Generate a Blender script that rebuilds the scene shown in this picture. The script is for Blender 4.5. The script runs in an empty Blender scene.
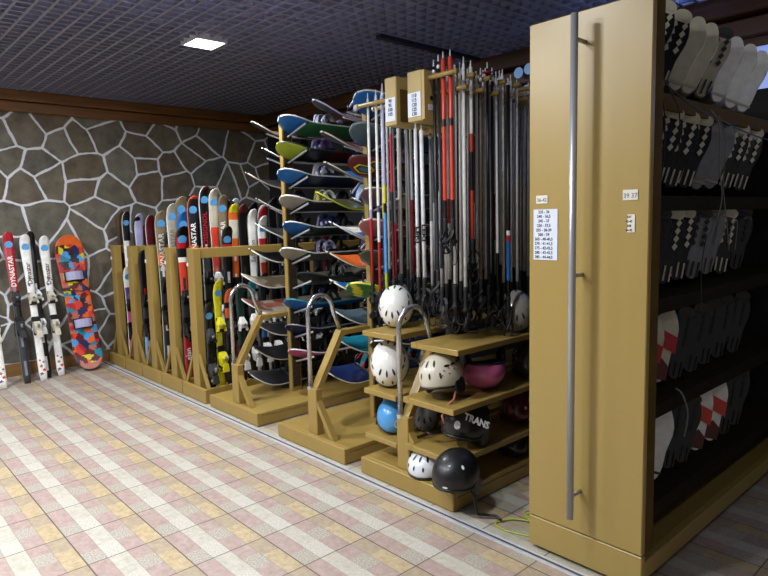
import bpy, math, random
from mathutils import Vector, Matrix, Euler
random.seed(7)
S = bpy.context.scene
COL = S.collection
PI = math.pi
R = math.radians

# ------------------------------------------------------------------ materials
def lin(h):
    if isinstance(h, str):
        h = h.lstrip('#'); c = [int(h[i:i+2], 16)/255 for i in (0, 2, 4)]
    else: c = h
    return tuple((v/12.92 if v <= .04045 else ((v+.055)/1.055)**2.4) for v in c) + (1,)

MC = {}
def mat(key, col, rough=.5, metal=0., var=.12, scale=14, bump=0., emit=0., coat=0., stretch=None, spec=.5):
    if key in MC: return MC[key]
    m = bpy.data.materials.new(key); m.use_nodes = True
    nt = m.node_tree; n = nt.nodes; l = nt.links
    b = n['Principled BSDF']; c = lin(col)
    b.inputs['Roughness'].default_value = rough
    b.inputs['Metallic'].default_value = metal
    b.inputs['Coat Weight'].default_value = coat
    b.inputs['Specular IOR Level'].default_value = spec
    tc = n.new('ShaderNodeTexCoord'); mp = n.new('ShaderNodeMapping')
    if stretch: mp.inputs['Scale'].default_value = stretch
    l.new(tc.outputs['Object'], mp.inputs['Vector'])
    no = n.new('ShaderNodeTexNoise'); no.inputs['Scale'].default_value = scale; no.inputs['Detail'].default_value = 4
    l.new(mp.outputs['Vector'], no.inputs['Vector'])
    rp = n.new('ShaderNodeValToRGB')
    rp.color_ramp.elements[0].position = .3; rp.color_ramp.elements[1].position = .7
    rp.color_ramp.elements[0].color = tuple(v*(1-var) for v in c[:3])+(1,)
    rp.color_ramp.elements[1].color = tuple(min(1, v*(1+var)) for v in c[:3])+(1,)
    l.new(no.outputs['Fac'], rp.inputs['Fac']); l.new(rp.outputs['Color'], b.inputs['Base Color'])
    if bump:
        bp = n.new('ShaderNodeBump'); bp.inputs['Strength'].default_value = bump; bp.inputs['Distance'].default_value = .01
        l.new(no.outputs['Fac'], bp.inputs['Height']); l.new(bp.outputs['Normal'], b.inputs['Normal'])
    if emit:
        l.new(rp.outputs['Color'], b.inputs['Emission Color']); b.inputs['Emission Strength'].default_value = emit
    MC[key] = m
    return m

P = dict(black='#121214', dark='#1d1f24', charcoal='#34363a', grey='#7b7d80', silver='#dfe2e6', white='#ecebe6',
         cream='#cfc9b4', red='#b3202c', darkred='#5c1820', orange='#e0662a', yellow='#d8cf22', lime='#a5b533',
         blue='#1f66ad', lightblue='#4f9bd8', navy='#1c2c58', teal='#1e7f96', green='#2c7a3c', darkgreen='#1d3a34',
         pink='#c45f93', mauve='#6d5560', purple='#5b4583', tan='#7e6d55', brown='#55402c', beige='#b9b09b',
         greyteal='#52646c', dustypink='#a86f74', olive='#4c4a30', sky='#8fb4d6', lilac='#a9a8cc', mint='#9ec0ae',
         greybeige='#9c968a', darkgrey='#3c3e3c', redorange='#d1402c', flesh='#b06a5a')
def pm(k, rough=.35):
    return mat('paint_'+k, P[k], rough=rough, var=.10, scale=25)
GOLD = mat('gold_paint', '#9f8445', rough=.38, var=.07, scale=5, stretch=(1, 1, .25), bump=.02)
GOLDP = mat('gold_panel', '#a88f50', rough=.34, var=.06, scale=3, stretch=(1, 1, .15))
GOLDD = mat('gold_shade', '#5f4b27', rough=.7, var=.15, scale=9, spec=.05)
GOLDL = mat('gold_light', '#b19a60', rough=.4, var=.06, scale=6)
STEEL = mat('brushed_steel', '#b4b6bc', rough=.32, metal=.45, var=.08, scale=30, stretch=(1, 1, .05))
CHROME = mat('worn_chrome', '#c3c4c8', rough=.22, metal=.85, var=.1, scale=40)
ALU = mat('aluminium', '#c2c4c8', rough=.55, metal=.2, var=.08, scale=30)
RUB = mat('black_rubber', '#0d0d0e', rough=.7, var=.2)
BLKG = mat('gloss_black', '#101114', rough=.18, var=.1, coat=.4)
PAPER = mat('paper', '#dfe6f5', rough=.8, var=.03)
INK = mat('ink', '#23242c', rough=.8, var=.05)
STK = mat('blue_sticker', '#5aa6e2', rough=.5, var=.15, scale=60)
EDGE = mat('steel_edge', '#cfd0d0', rough=.35, metal=.3, var=.05)

# ------------------------------------------------------------------ mesh builder
class MB:
    def __init__(s): s.v = []; s.f = []; s.m = []; s.sm = []
    def add(s, vs, fs, mi=0, smooth=False):
        o = len(s.v); s.v += [tuple(v) for v in vs]
        for k, f in enumerate(fs):
            s.f.append([o+i for i in f]); s.m.append(mi[k] if isinstance(mi, list) else mi); s.sm.append(smooth)
        return s
    def box(s, x0, x1, y0, y1, z0, z1, mi=0, M=None, bev=0.):
        if bev:
            b = bev; xs = (x0, x0+b, x1-b, x1); ys = (y0, y0+b, y1-b, y1); zs = (z0, z0+b, z1-b, z1)
            # bevelled box: 24 vertices
            vs = []; idx = {}
            for i in (0, 1):
                for j in (0, 1):
                    for k in (0, 1):
                        X = (x0, x1)[i]; Y = (y0, y1)[j]; Z = (z0, z1)[k]
                        sx = b if i == 0 else -b; sy = b if j == 0 else -b; sz = b if k == 0 else -b
                        idx[(i, j, k, 'x')] = len(vs); vs.append((X, Y+sy, Z+sz))
                        idx[(i, j, k, 'y')] = len(vs); vs.append((X+sx, Y, Z+sz))
                        idx[(i, j, k, 'z')] = len(vs); vs.append((X+sx, Y+sy, Z))
            fs = []
            g = lambda a, b_, c, d: idx[(a, b_, c, d)]
            for i in (0, 1): fs.append([g(i, 0, 0, 'x'), g(i, 1, 0, 'x'), g(i, 1, 1, 'x'), g(i, 0, 1, 'x')][::(1 if i else -1)])
            for j in (0, 1): fs.append([g(0, j, 0, 'y'), g(0, j, 1, 'y'), g(1, j, 1, 'y'), g(1, j, 0, 'y')][::(1 if j else -1)])
            for k in (0, 1): fs.append([g(0, 0, k, 'z'), g(1, 0, k, 'z'), g(1, 1, k, 'z'), g(0, 1, k, 'z')][::(1 if k else -1)])
            for i in (0, 1):
                for j in (0, 1): fs.append([g(i, j, 0, 'x'), g(i, j, 1, 'x'), g(i, j, 1, 'y'), g(i, j, 0, 'y')])
                for k in (0, 1): fs.append([g(i, 0, k, 'x'), g(i, 1, k, 'x'), g(i, 1, k, 'z'), g(i, 0, k, 'z')])
            for j in (0, 1):
                for k in (0, 1): fs.append([g(0, j, k, 'y'), g(1, j, k, 'y'), g(1, j, k, 'z'), g(0, j, k, 'z')])
            for i in (0, 1):
                for j in (0, 1):
                    for k in (0, 1): fs.append([g(i, j, k, 'x'), g(i, j, k, 'y'), g(i, j, k, 'z')])
        else:
            vs = [(x, y, z) for x in (x0, x1) for y in (y0, y1) for z in (z0, z1)]
            fs = [(0, 1, 3, 2), (4, 6, 7, 5), (0, 4, 5, 1), (2, 3, 7, 6), (0, 2, 6, 4), (1, 5, 7, 3)]
        if M: vs = [M @ Vector(v) for v in vs]
        return s.add(vs, fs, mi)
    def tube(s, pts, r, n=8, mi=0, M=None, closed=False):
        pts = [Vector(p) for p in pts]; N = len(pts)
        rs = r if isinstance(r, (list, tuple)) else [r]*N
        vs = []; fs = []; prev = None; mis = []
        for i, p in enumerate(pts):
            a = pts[(i-1) % N] if (i > 0 or closed) else p; b = pts[(i+1) % N] if (i < N-1 or closed) else p
            t = (b-a); t = t.normalized() if t.length > 1e-9 else Vector((0, 0, 1))
            if prev is None: u = t.orthogonal().normalized()
            else:
                u = prev - t*prev.dot(t); u = u.normalized() if u.length > 1e-6 else t.orthogonal().normalized()
            prev = u; w = t.cross(u)
            for k in range(n):
                an = 2*PI*k/n; q = p + (u*math.cos(an)+w*math.sin(an))*rs[i]
                vs.append(M @ q if M else q)
        seg = N if closed else N-1
        for i in range(seg):
            for k in range(n):
                j = (i+1) % N
                fs.append((i*n+k, i*n+(k+1) % n, j*n+(k+1) % n, j*n+k)); mis.append(mi[i] if isinstance(mi, list) else mi)
        s.add(vs, fs, mis, True)
        if not closed:
            o = len(s.v)-len(vs); s.f.append([o+k for k in range(n)][::-1]); s.m.append(mis[0]); s.sm.append(False)
            s.f.append([o+(N-1)*n+k for k in range(n)]); s.m.append(mis[-1]); s.sm.append(False)
        return s
    def loft(s, rings, mi=0, M=None, cap=True, smooth=True):
        n = len(rings[0]); vs = [v for r in rings for v in r]; fs = []; mis = []
        for i in range(len(rings)-1):
            for k in range(n):
                fs.append((i*n+k, i*n+(k+1) % n, (i+1)*n+(k+1) % n, (i+1)*n+k)); mis.append(mi(i, k) if callable(mi) else mi)
        if M: vs = [M @ Vector(v) for v in vs]
        s.add(vs, fs, mis, smooth)
        if cap:
            o = len(s.v)-len(vs)
            s.f.append([o+k for k in range(n)][::-1]); s.m.append(mis[0]); s.sm.append(False)
            s.f.append([o+(len(rings)-1)*n+k for k in range(n)]); s.m.append(mis[-1]); s.sm.append(False)
        return s
    def disc(s, c, r, nrm, n=16, mi=0, ry=None, th=.002):
        nrm = Vector(nrm).normalized(); u = nrm.cross(Vector((0, 0, 1)))
        u = u.normalized() if u.length > 1e-6 else Vector((1, 0, 0)); w = u.cross(nrm); ry = ry or r; c = Vector(c)
        a = [c+u*math.cos(2*PI*k/n)*r+w*math.sin(2*PI*k/n)*ry for k in range(n)]
        return s.loft([a, [p+nrm*th for p in a]], mi, smooth=False)
    def prism(s, poly, axis, a, b, mi=0, M=None):
        # poly in the plane of the two other axes, extruded a..b on axis
        def mk(p, t):
            if axis == 'x': return (t, p[0], p[1])
            if axis == 'y': return (p[0], t, p[1])
            return (p[0], p[1], t)
        return s.loft([[mk(p, a) for p in poly], [mk(p, b) for p in poly]], mi, M, smooth=False)
    def mesh(s, name, mats):
        me = bpy.data.meshes.new(name); me.from_pydata(s.v, [], s.f)
        for m in mats: me.materials.append(m)
        for p, mi, sm in zip(me.polygons, s.m, s.sm): p.material_index = mi; p.use_smooth = sm
        me.validate(); me.update()
        import bmesh
        bm = bmesh.new(); bm.from_mesh(me); bmesh.ops.recalc_face_normals(bm, faces=bm.faces); bm.to_mesh(me); bm.free()
        return me
    def build(s, name, mats, parent=None, loc=None, rot=None):
        if not isinstance(mats, (list, tuple)): mats = [mats]
        o = bpy.data.objects.new(name, s.mesh(name, mats)); COL.objects.link(o)
        if parent: o.parent = parent
        if loc: o.location = loc
        if rot: o.rotation_euler = rot
        return o

def tag(o, label, cat, group=None, kind=None):
    if label: o['label'] = label
    if cat: o['category'] = cat
    if group: o['group'] = group
    if kind: o['kind'] = kind
    return o
def thing(name, label, cat, loc=(0, 0, 0), rot=(0, 0, 0), group=None):
    o = bpy.data.objects.new(name, None); COL.objects.link(o); o.empty_display_size = .1
    o.location = loc; o.rotation_euler = rot
    return tag(o, label, cat, group)
def struct(o): o['kind'] = 'structure'; return o

TXC = {}
def text_obj(txt, size, m, name='lettering', parent=None, M=None, bold=0.0, shear=0., xs=1.):
    key = (txt, size, bold, shear, m.name)
    if key not in TXC:
        c = bpy.data.curves.new('t', 'FONT'); c.body = txt; c.size = size; c.align_x = 'CENTER'; c.align_y = 'CENTER'
        c.extrude = .0004; c.offset = bold; c.shear = shear; c.resolution_u = 2; c.space_line = .95
        o = bpy.data.objects.new('t', c); COL.objects.link(o)
        dg = bpy.context.evaluated_depsgraph_get()
        me = bpy.data.meshes.new_from_object(o.evaluated_get(dg)); me.materials.clear(); me.materials.append(m)
        bpy.data.objects.remove(o); TXC[key] = me
    o = bpy.data.objects.new(name, TXC[key]); COL.objects.link(o)
    if parent: o.parent = parent
    if M: o.matrix_local = M @ Matrix.Diagonal((xs, 1, 1, 1))
    return o

# ------------------------------------------------------------------ camera
CAMH = 1.55; F = 622.4
yaw, pitch, roll = .83397, .11045, -.024132
f = Vector((-math.sin(yaw)*math.cos(pitch), math.cos(yaw)*math.cos(pitch), -math.sin(pitch)))
r = f.cross(Vector((0, 0, 1))).normalized(); u = r.cross(f)
cr, sr = math.cos(roll), math.sin(roll)
r2 = r*cr+u*sr; u2 = u*cr-r*sr
cam = bpy.data.cameras.new('camera'); cam.sensor_width = 36; cam.lens = F/768*36; cam.clip_end = 60
co = bpy.data.objects.new('camera', cam); COL.objects.link(co); S.camera = co
def settle(t, z):
    """lower or raise a thing so that its lowest point rests at height z"""
    M = t.matrix_basis; lo = 1e9
    for o in t.children:
        if o.type != 'MESH' or o.name.startswith('strap'): continue
        W = M @ o.matrix_basis
        for v in o.data.vertices: lo = min(lo, (W @ v.co).z)
    t.location.z += z-lo+.001
co.matrix_world = Matrix(((r2.x, u2.x, -f.x, 0), (r2.y, u2.y, -f.y, 0), (r2.z, u2.z, -f.z, CAMH), (0, 0, 0, 1)))

# ------------------------------------------------------------------ node helpers for the setting
class NT:
    def __init__(s, name):
        s.m = bpy.data.materials.new(name); s.m.use_nodes = True; s.t = s.m.node_tree; s.b = s.t.nodes['Principled BSDF']
    def n(s, typ, **kw):
        o = s.t.nodes.new(typ)
        for k, v in kw.items(): setattr(o, k, v)
        return o
    def L(s, a, b): s.t.links.new(a, b)
    def inp(s, sock, v):
        if isinstance(v, (int, float)): sock.default_value = v
        elif isinstance(v, (tuple, list)): sock.default_value = v
        else: s.L(v, sock)
    def math(s, op, a, b=0., c=0.):
        o = s.n('ShaderNodeMath', operation=op); s.inp(o.inputs[0], a); s.inp(o.inputs[1], b)
        if op in ('MULTIPLY_ADD',): s.inp(o.inputs[2], c)
        return o.outputs[0]
    def mix(s, fac, a, b, mode='MIX'):
        o = s.n('ShaderNodeMix', data_type='RGBA', blend_type=mode); s.inp(o.inputs['Factor'], fac)
        s.inp(o.inputs[6], a); s.inp(o.inputs[7], b); return o.outputs[2]

def floor_material():
    N = NT('floor_tiles'); tc = N.n('ShaderNodeTexCoord'); sp = N.n('ShaderNodeSeparateXYZ'); N.L(tc.outputs['Object'], sp.inputs[0])
    T = .3552
    U = N.math('MULTIPLY', N.math('ADD', sp.outputs[0], 2.588), 1/T); V = N.math('MULTIPLY', N.math('SUBTRACT', sp.outputs[1], 1.5), 1/T)
    uu = N.math('FRACT', U); vv = N.math('FRACT', V)
    tu = N.math('FLOOR', U); tv = N.math('FLOOR', V)
    lt = lambda a, b: N.math('LESS_THAN', a, b)
    no = N.n('ShaderNodeTexNoise'); no.inputs['Scale'].default_value = 26; no.inputs['Detail'].default_value = 8; no.inputs['Roughness'].default_value = .8
    N.L(tc.outputs['Object'], no.inputs['Vector'])
    sn = N.n('ShaderNodeTexNoise'); sn.inputs['Scale'].default_value = 130; sn.inputs['Detail'].default_value = 3
    N.L(tc.outputs['Object'], sn.inputs['Vector'])
    def ramp(src, a, b, p0=.35, p1=.65):
        o = N.n('ShaderNodeValToRGB'); N.L(src, o.inputs['Fac']); e = o.color_ramp.elements
        e[0].position = p0; e[1].position = p1; e[0].color = lin(a); e[1].color = lin(b); return o.outputs['Color']
    pink = ramp(no.outputs['Fac'], '#9c857c', '#bba69d')
    speck = ramp(sn.outputs['Fac'], '#9c9486', '#bdb6a8', .42, .6)
    cream = ramp(no.outputs['Fac'], '#aba593', '#cac6b8')
    whit = ramp(sn.outputs['Fac'], '#b0aa9d', '#cdc8bd', .35, .6)
    dull = ramp(no.outputs['Fac'], '#9a8972', '#b7a78e')
    orng = ramp(no.outputs['Fac'], '#a48c66', '#c4b391', .35, .6)
    s0 = N.mix(lt(uu, .65), speck, pink)
    s1 = N.mix(lt(uu, .58), whit, cream)
    s2 = N.mix(N.math('MULTIPLY', N.math('GREATER_THAN', uu, .3), lt(uu, .62)), pink, speck)
    s3 = N.mix(lt(uu, .4), orng, dull)
    c = N.mix(lt(vv, .75), s3, s2); c = N.mix(lt(vv, .5), c, s1); c = N.mix(lt(vv, .25), c, s0)
    # variation per tile and per row
    cb = N.n('ShaderNodeCombineXYZ'); N.L(tu, cb.inputs[0]); N.L(tv, cb.inputs[1])
    wn = N.n('ShaderNodeTexWhiteNoise', noise_dimensions='2D'); N.L(cb.outputs[0], wn.inputs['Vector'])
    wr = N.n('ShaderNodeTexWhiteNoise', noise_dimensions='1D'); N.L(tv, wr.inputs['W'])
    c = N.mix(N.math('MULTIPLY', wn.outputs['Value'], .10), c, lin('#8f7f6b'), 'MIX')
    c = N.mix(N.math('MULTIPLY', N.math('GREATER_THAN', wr.outputs['Value'], .6), .16), c, lin('#a5a270'), 'MIX')
    # stains
    st = N.n('ShaderNodeTexNoise'); st.inputs['Scale'].default_value = 1.6; st.inputs['Detail'].default_value = 3; N.L(tc.outputs['Object'], st.inputs['Vector'])
    # strip joints
    q = N.math('FRACT', N.math('MULTIPLY', vv, 4)); jd = N.math('MINIMUM', q, N.math('SUBTRACT', 1., q))
    c = N.mix(N.math('MULTIPLY', lt(jd, .03), .3), c, lin('#6d6258'))
    e = N.math('MINIMUM', N.math('MINIMUM', uu, N.math('SUBTRACT', 1., uu)), N.math('MINIMUM', vv, N.math('SUBTRACT', 1., vv)))
    g = lt(e, .009)
    c = N.mix(N.math('MULTIPLY', g, .8), c, lin('#3f3a36'))
    N.L(c, N.b.inputs['Base Color'])
    rr = N.math('MULTIPLY_ADD', no.outputs['Fac'], .25, .32); N.L(rr, N.b.inputs['Roughness'])
    bp = N.n('ShaderNodeBump'); bp.inputs['Strength'].default_value = .25; bp.inputs['Distance'].default_value = .003
    h = N.math('SUBTRACT', N.math('MULTIPLY', sn.outputs['Fac'], .25), g); N.L(h, bp.inputs['Height']); N.L(bp.outputs['Normal'], N.b.inputs['Normal'])
    return N.m

def stone_material():
    N = NT('flagstone_wall'); tc = N.n('ShaderNodeTexCoord')
    sep = N.n('ShaderNodeSeparateXYZ'); N.L(tc.outputs['Object'], sep.inputs[0])
    cmb = N.n('ShaderNodeCombineXYZ'); N.L(N.math('ADD', sep.outputs[0], sep.outputs[1]), cmb.inputs[0]); N.L(N.math('MULTIPLY', sep.outputs[2], 1.08), cmb.inputs[1])
    dn = N.n('ShaderNodeTexNoise'); dn.inputs['Scale'].default_value = 2.2; dn.inputs['Detail'].default_value = 3; N.L(tc.outputs['Object'], dn.inputs['Vector'])
    vm = N.n('ShaderNodeVectorMath', operation='MULTIPLY_ADD'); N.L(dn.outputs['Color'], vm.inputs[0]); vm.inputs[1].default_value = (.10, .10, 0); N.L(cmb.outputs[0], vm.inputs[2])
    ve = N.n('ShaderNodeTexVoronoi', voronoi_dimensions='2D', feature='DISTANCE_TO_EDGE'); vc = N.n('ShaderNodeTexVoronoi', voronoi_dimensions='2D', feature='F1')
    for v in (ve, vc):
        v.inputs['Scale'].default_value = 3.05; v.inputs['Randomness'].default_value = 1.; N.L(vm.outputs[0], v.inputs['Vector'])
    no = N.n('ShaderNodeTexNoise'); no.inputs['Scale'].default_value = 7; no.inputs['Detail'].default_value = 8; no.inputs['Roughness'].default_value = .65; N.L(tc.outputs['Object'], no.inputs['Vector'])
    sc = N.n('ShaderNodeSeparateColor'); N.L(vc.outputs['Color'], sc.inputs[0])
    rp = N.n('ShaderNodeValToRGB'); N.L(sc.outputs[0], rp.inputs['Fac']); cr_ = rp.color_ramp
    cr_.elements[0].color = lin('#73726a'); cr_.elements[1].color = lin('#8f8a7c'); e = cr_.elements.new(.35); e.color = lin('#867c66'); e = cr_.elements.new(.65); e.color = lin('#7a6a57')
    rn = N.n('ShaderNodeValToRGB'); N.L(no.outputs['Fac'], rn.inputs['Fac']); rn.color_ramp.elements[0].position = .3; rn.color_ramp.elements[1].position = .72
    rn.color_ramp.elements[0].color = (.42, .42, .42, 1); rn.color_ramp.elements[1].color = (1, 1, 1, 1)
    st = N.mix(1., rp.outputs['Color'], rn.outputs['Color'], 'MULTIPLY')
    w = N.math('MULTIPLY_ADD', no.outputs['Fac'], .07, -.01)
    d = N.math('SUBTRACT', ve.outputs['Distance'], w)
    mr = N.n('ShaderNodeMapRange'); N.L(d, mr.inputs['Value']); mr.inputs['From Min'].default_value = .004; mr.inputs['From Max'].default_value = .024
    c = N.mix(mr.outputs[0], lin('#e6e7ee'), st); N.L(c, N.b.inputs['Base Color']); N.b.inputs['Roughness'].default_value = .75
    bp = N.n('ShaderNodeBump'); bp.inputs['Strength'].default_value = .5; bp.inputs['Distance'].default_value = .02
    N.L(N.math('ADD', N.math('MULTIPLY', mr.outputs[0], .8), N.math('MULTIPLY', no.outputs['Fac'], .6)), bp.inputs['Height']); N.L(bp.outputs['Normal'], N.b.inputs['Normal'])
    return N.m

def wood_material(name, c0, c1, axis='y'):
    N = NT(name); tc = N.n('ShaderNodeTexCoord'); mp = N.n('ShaderNodeMapping'); N.L(tc.outputs['Object'], mp.inputs['Vector'])
    mp.inputs['Scale'].default_value = (14, .8, 14) if axis == 'y' else (.8, 14, 14)
    no = N.n('ShaderNodeTexNoise'); no.inputs['Scale'].default_value = 1.6; no.inputs['Detail'].default_value = 6; no.inputs['Distortion'].default_value = .6; N.L(mp.outputs[0], no.inputs['Vector'])
    rp = N.n('ShaderNodeValToRGB'); N.L(no.outputs['Fac'], rp.inputs['Fac']); e = rp.color_ramp.elements
    e[0].position = .3; e[1].position = .7; e[0].color = lin(c0); e[1].color = lin(c1)
    N.L(rp.outputs['Color'], N.b.inputs['Base Color']); N.b.inputs['Roughness'].default_value = .45
    bp = N.n('ShaderNodeBump'); bp.inputs['Strength'].default_value = .2; bp.inputs['Distance'].default_value = .005; N.L(no.outputs['Fac'], bp.inputs['Height']); N.L(bp.outputs['Normal'], N.b.inputs['Normal'])
    return N.m

# ------------------------------------------------------------------ setting
WX = -7.4; WY = 4.65
FLOORM = floor_material(); STONE = stone_material()
BEAMW = wood_material('beam_wood', '#6a4522', '#8c5f2e'); BEAMX = wood_material('beam_wood_x', '#4a2f1c', '#6e4a2c', 'x')
struct(MB().box(WX-.1, 3.5, -3.2, WY+.1, -.08, 0).build('floor', FLOORM))
struct(MB().box(WX-.12, WX, -3.2, WY+.1, 0, 3.3).build('wall_left', STONE))
struct(MB().box(WX, 3.5, WY, WY+.12, 0, 3.3).build('wall_back', mat('dark_plaster', '#1f1e21', rough=.8, var=.2, scale=6)))
struct(MB().box(WX, WX+.03, -3.2, WY-.01, 0, .13, bev=.004).build('baseboard_left', wood_material('skirting', '#7d5a34', '#97713f')))
b = MB().box(WX, WX+.10, -3.2, WY-.05, 2.735, 2.83, bev=.008); b.box(WX, WX+.13, -3.2, WY-.05, 2.837, 2.94, bev=.008)
struct(b.build('trim_1', BEAMW))
b = MB().box(WX+.14, 3.5, WY-.10, WY, 2.66, 2.78, bev=.01); b.box(WX+.14, 3.5, WY-.16, WY, 2.80, 2.94, bev=.01)
struct(b.build('trim_2', BEAMX))
# daylit high window behind the cabinet
o = struct(MB().box(-2.9, 3.4, WY-.03, WY-.02, 2.05, 2.60).build('window_1', mat('frosted_daylight', '#7f95d6', rough=.3, var=.18, scale=3, emit=.85)))
fr = MB()
for x0, x1 in ((-2.95, -2.9), (-.9, -.85), (1.3, 1.35)): fr.box(x0, x1, WY-.05, WY-.001, 2.0, 2.65, bev=.004)
fr.box(-2.95, 3.45, WY-.05, WY-.001, 1.99, 2.05, bev=.004); fr.box(-2.95, 3.45, WY-.05, WY-.001, 2.60, 2.66, bev=.004)
fr.build('window_frame', BEAMX, o)
# open cell ceiling
GRIDM = mat('grid_blades', '#9496a6', rough=.35, metal=.25, var=.06, scale=8)
g = MB(); gz = 2.945; bh = .045
x = WX+.02
while x < 3.4:
    g.box(x-.004, x+.004, -3.2, WY, gz, gz+bh); g.box(x-.009, x+.009, -3.2, WY, gz-.002, gz); x += .1
y = -3.15
while y < WY:
    g.box(WX, 3.4, y-.004, y+.004, gz+.0005, gz+bh+.001); g.box(WX, 3.4, y-.009, y+.009, gz-.0025, gz-.0005); y += .1
struct(g.build('ceiling', GRIDM))
struct(MB().box(WX-.1, 3.5, -3.2, WY+.1, 3.42, 3.5).build('ceiling_slab', mat('plenum', '#24242a', rough=.9, var=.2)))
# drop seam of the ceiling grid (runs toward the back wall, then along it)
s_ = MB().box(-3.66, -3.60, 3.3, WY-.17, 2.915, 2.943)
struct(s_.build('trim_3', mat('seam_dark', '#23242e', rough=.5)))
# floor track
b = MB().box(WX+.05, 3.4, 2.272, 2.292, .0, .006, bev=.001); b.box(WX+.05, 3.4, 2.312, 2.322, .0, .006, bev=.001); b.box(WX+.05, 3.4, 2.293, 2.311, 0, .002, 1)
struct(b.build('trim_4', [ALU, mat('track_dark', '#4a4a4c', rough=.5)]))

# ceiling lamps (recessed square luminaires) and added unseen area lights
LAMPM = mat('lamp_glow', '#f2f8ff', rough=.4, var=.01, emit=9)
LF = mat('lamp_frame', '#d9dbe2', rough=.4)
def lamp(x, y, w, label, p, col=(.93, .96, 1)):
    t = thing('ceiling_lamp', label, 'lamp', (x, y, 2.93), (0, 0, 0))
    h = .13
    MB().box(-h+.015, h-.015, -h+.015, h-.015, -.004, .004).build('diffuser', LAMPM, t)
    fb = MB()
    for a in ((-h, h, -h, -h+.015), (-h, h, h-.015, h), (-h, -h+.015, -h+.015, h-.015), (h-.015, h, -h+.015, h-.015)): fb.box(*a, -.006, .05)
    fb.build('frame', LF, t)
    ld = bpy.data.lights.new('area', 'AREA'); ld.energy = p; ld.size = .24; ld.color = col
    lo = bpy.data.objects.new('lamp_light', ld); COL.objects.link(lo); lo.parent = t; lo.location = (0, 0, -.012)
LL = [(.5, 3.5, 'added unseen light right of the boot cabinet, brightening the top boots', 6),  # area light added to brighten the top row of boots
      (-4.6, 2.36, 'only ceiling lamp in view, glowing white square above the board racks', 45),
      (-5.6, -.2, 'ceiling lamp out of view near the stone wall', 85),
      (-3.2, -.2, 'ceiling lamp out of view over the open floor', 95),
      (-1.9, .1, 'ceiling lamp out of view above the photographer', 30),
      (-2.1, 1.1, 'added unseen light before the pole rack, brightening the poles', 27),  # area light added to brighten the hanging poles
      (-4.4, -2.4, 'ceiling lamp out of view at the far side of the floor', 62)]
for x, y, lb, p in LL:
    if 'only' in lb: lamp(x, y, .26, lb, p); continue
    ld = bpy.data.lights.new('unseen_room_light', 'AREA'); ld.energy = p; ld.size = .24; ld.color = (.93, .96, 1)
    lo = bpy.data.objects.new('unseen_room_light', ld); COL.objects.link(lo); lo.location = (x, y, 2.918)

# ------------------------------------------------------------------ ski racks
def ski_rack(cx, label):
    t = thing('ski_rack', label, 'rack', (cx, 2.35, 0), group='gold painted pull-out ski racks')
    hw = .225; L = 2.1
    b = MB().box(-hw, hw, 0, .035, .005, .125, bev=.004)
    b.box(-hw, -hw+.03, .035, L, .015, .13, bev=.004); b.box(hw-.03, hw, .035, L, .015, .13, bev=.004); b.box(-hw+.03, hw-.03, L-.03, L, .015, .13)
    b.box(-hw+.03, hw-.03, .035, L-.03, .02, .04)
    b.build('base', GOLD, t)
    MB().box(-.06, .06, .036, .11, .041, 1.335, bev=.004).build('upright_post', GOLD, t)
    MB().box(-.06, .06, L-.11, L-.03, .041, 1.335, bev=.004).build('upright_post', GOLD, t)
    MB().box(-.022, .022, .111, L-.111, 1.245, 1.335, bev=.004).build('top_rail', GOLD, t)
    for s in (-1, 1):
        MB().prism([(s*.061, .41), (s*.061, .36), (s*(hw-.045), .131), (s*(hw-.002), .131)], 'y', .037, .058).build('brace', GOLD, t)
    MB().box(-.055, -.035, .030, .0355, 1.18, 1.21).build('price_tag', PAPER, t)
    for z in (.02,):
        w = MB()
        for yy in (.3, L-.3): w.tube([(-.15, yy, .013), (.15, yy, .013)], .013, 8)
        w.build('wheel', RUB, t)
    return t
CX = [-7.03, -6.545, -6.065, -5.60, -5.13]
for i, cx in enumerate(CX):
    ski_rack(cx, ['gold ski rack against the stone wall', 'second gold ski rack from the stone wall', 'middle gold ski rack of the row of five',
                  'fourth gold ski rack from the stone wall', 'gold ski rack beside the snowboard rack, its long top rail exposed'][i])

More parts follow.
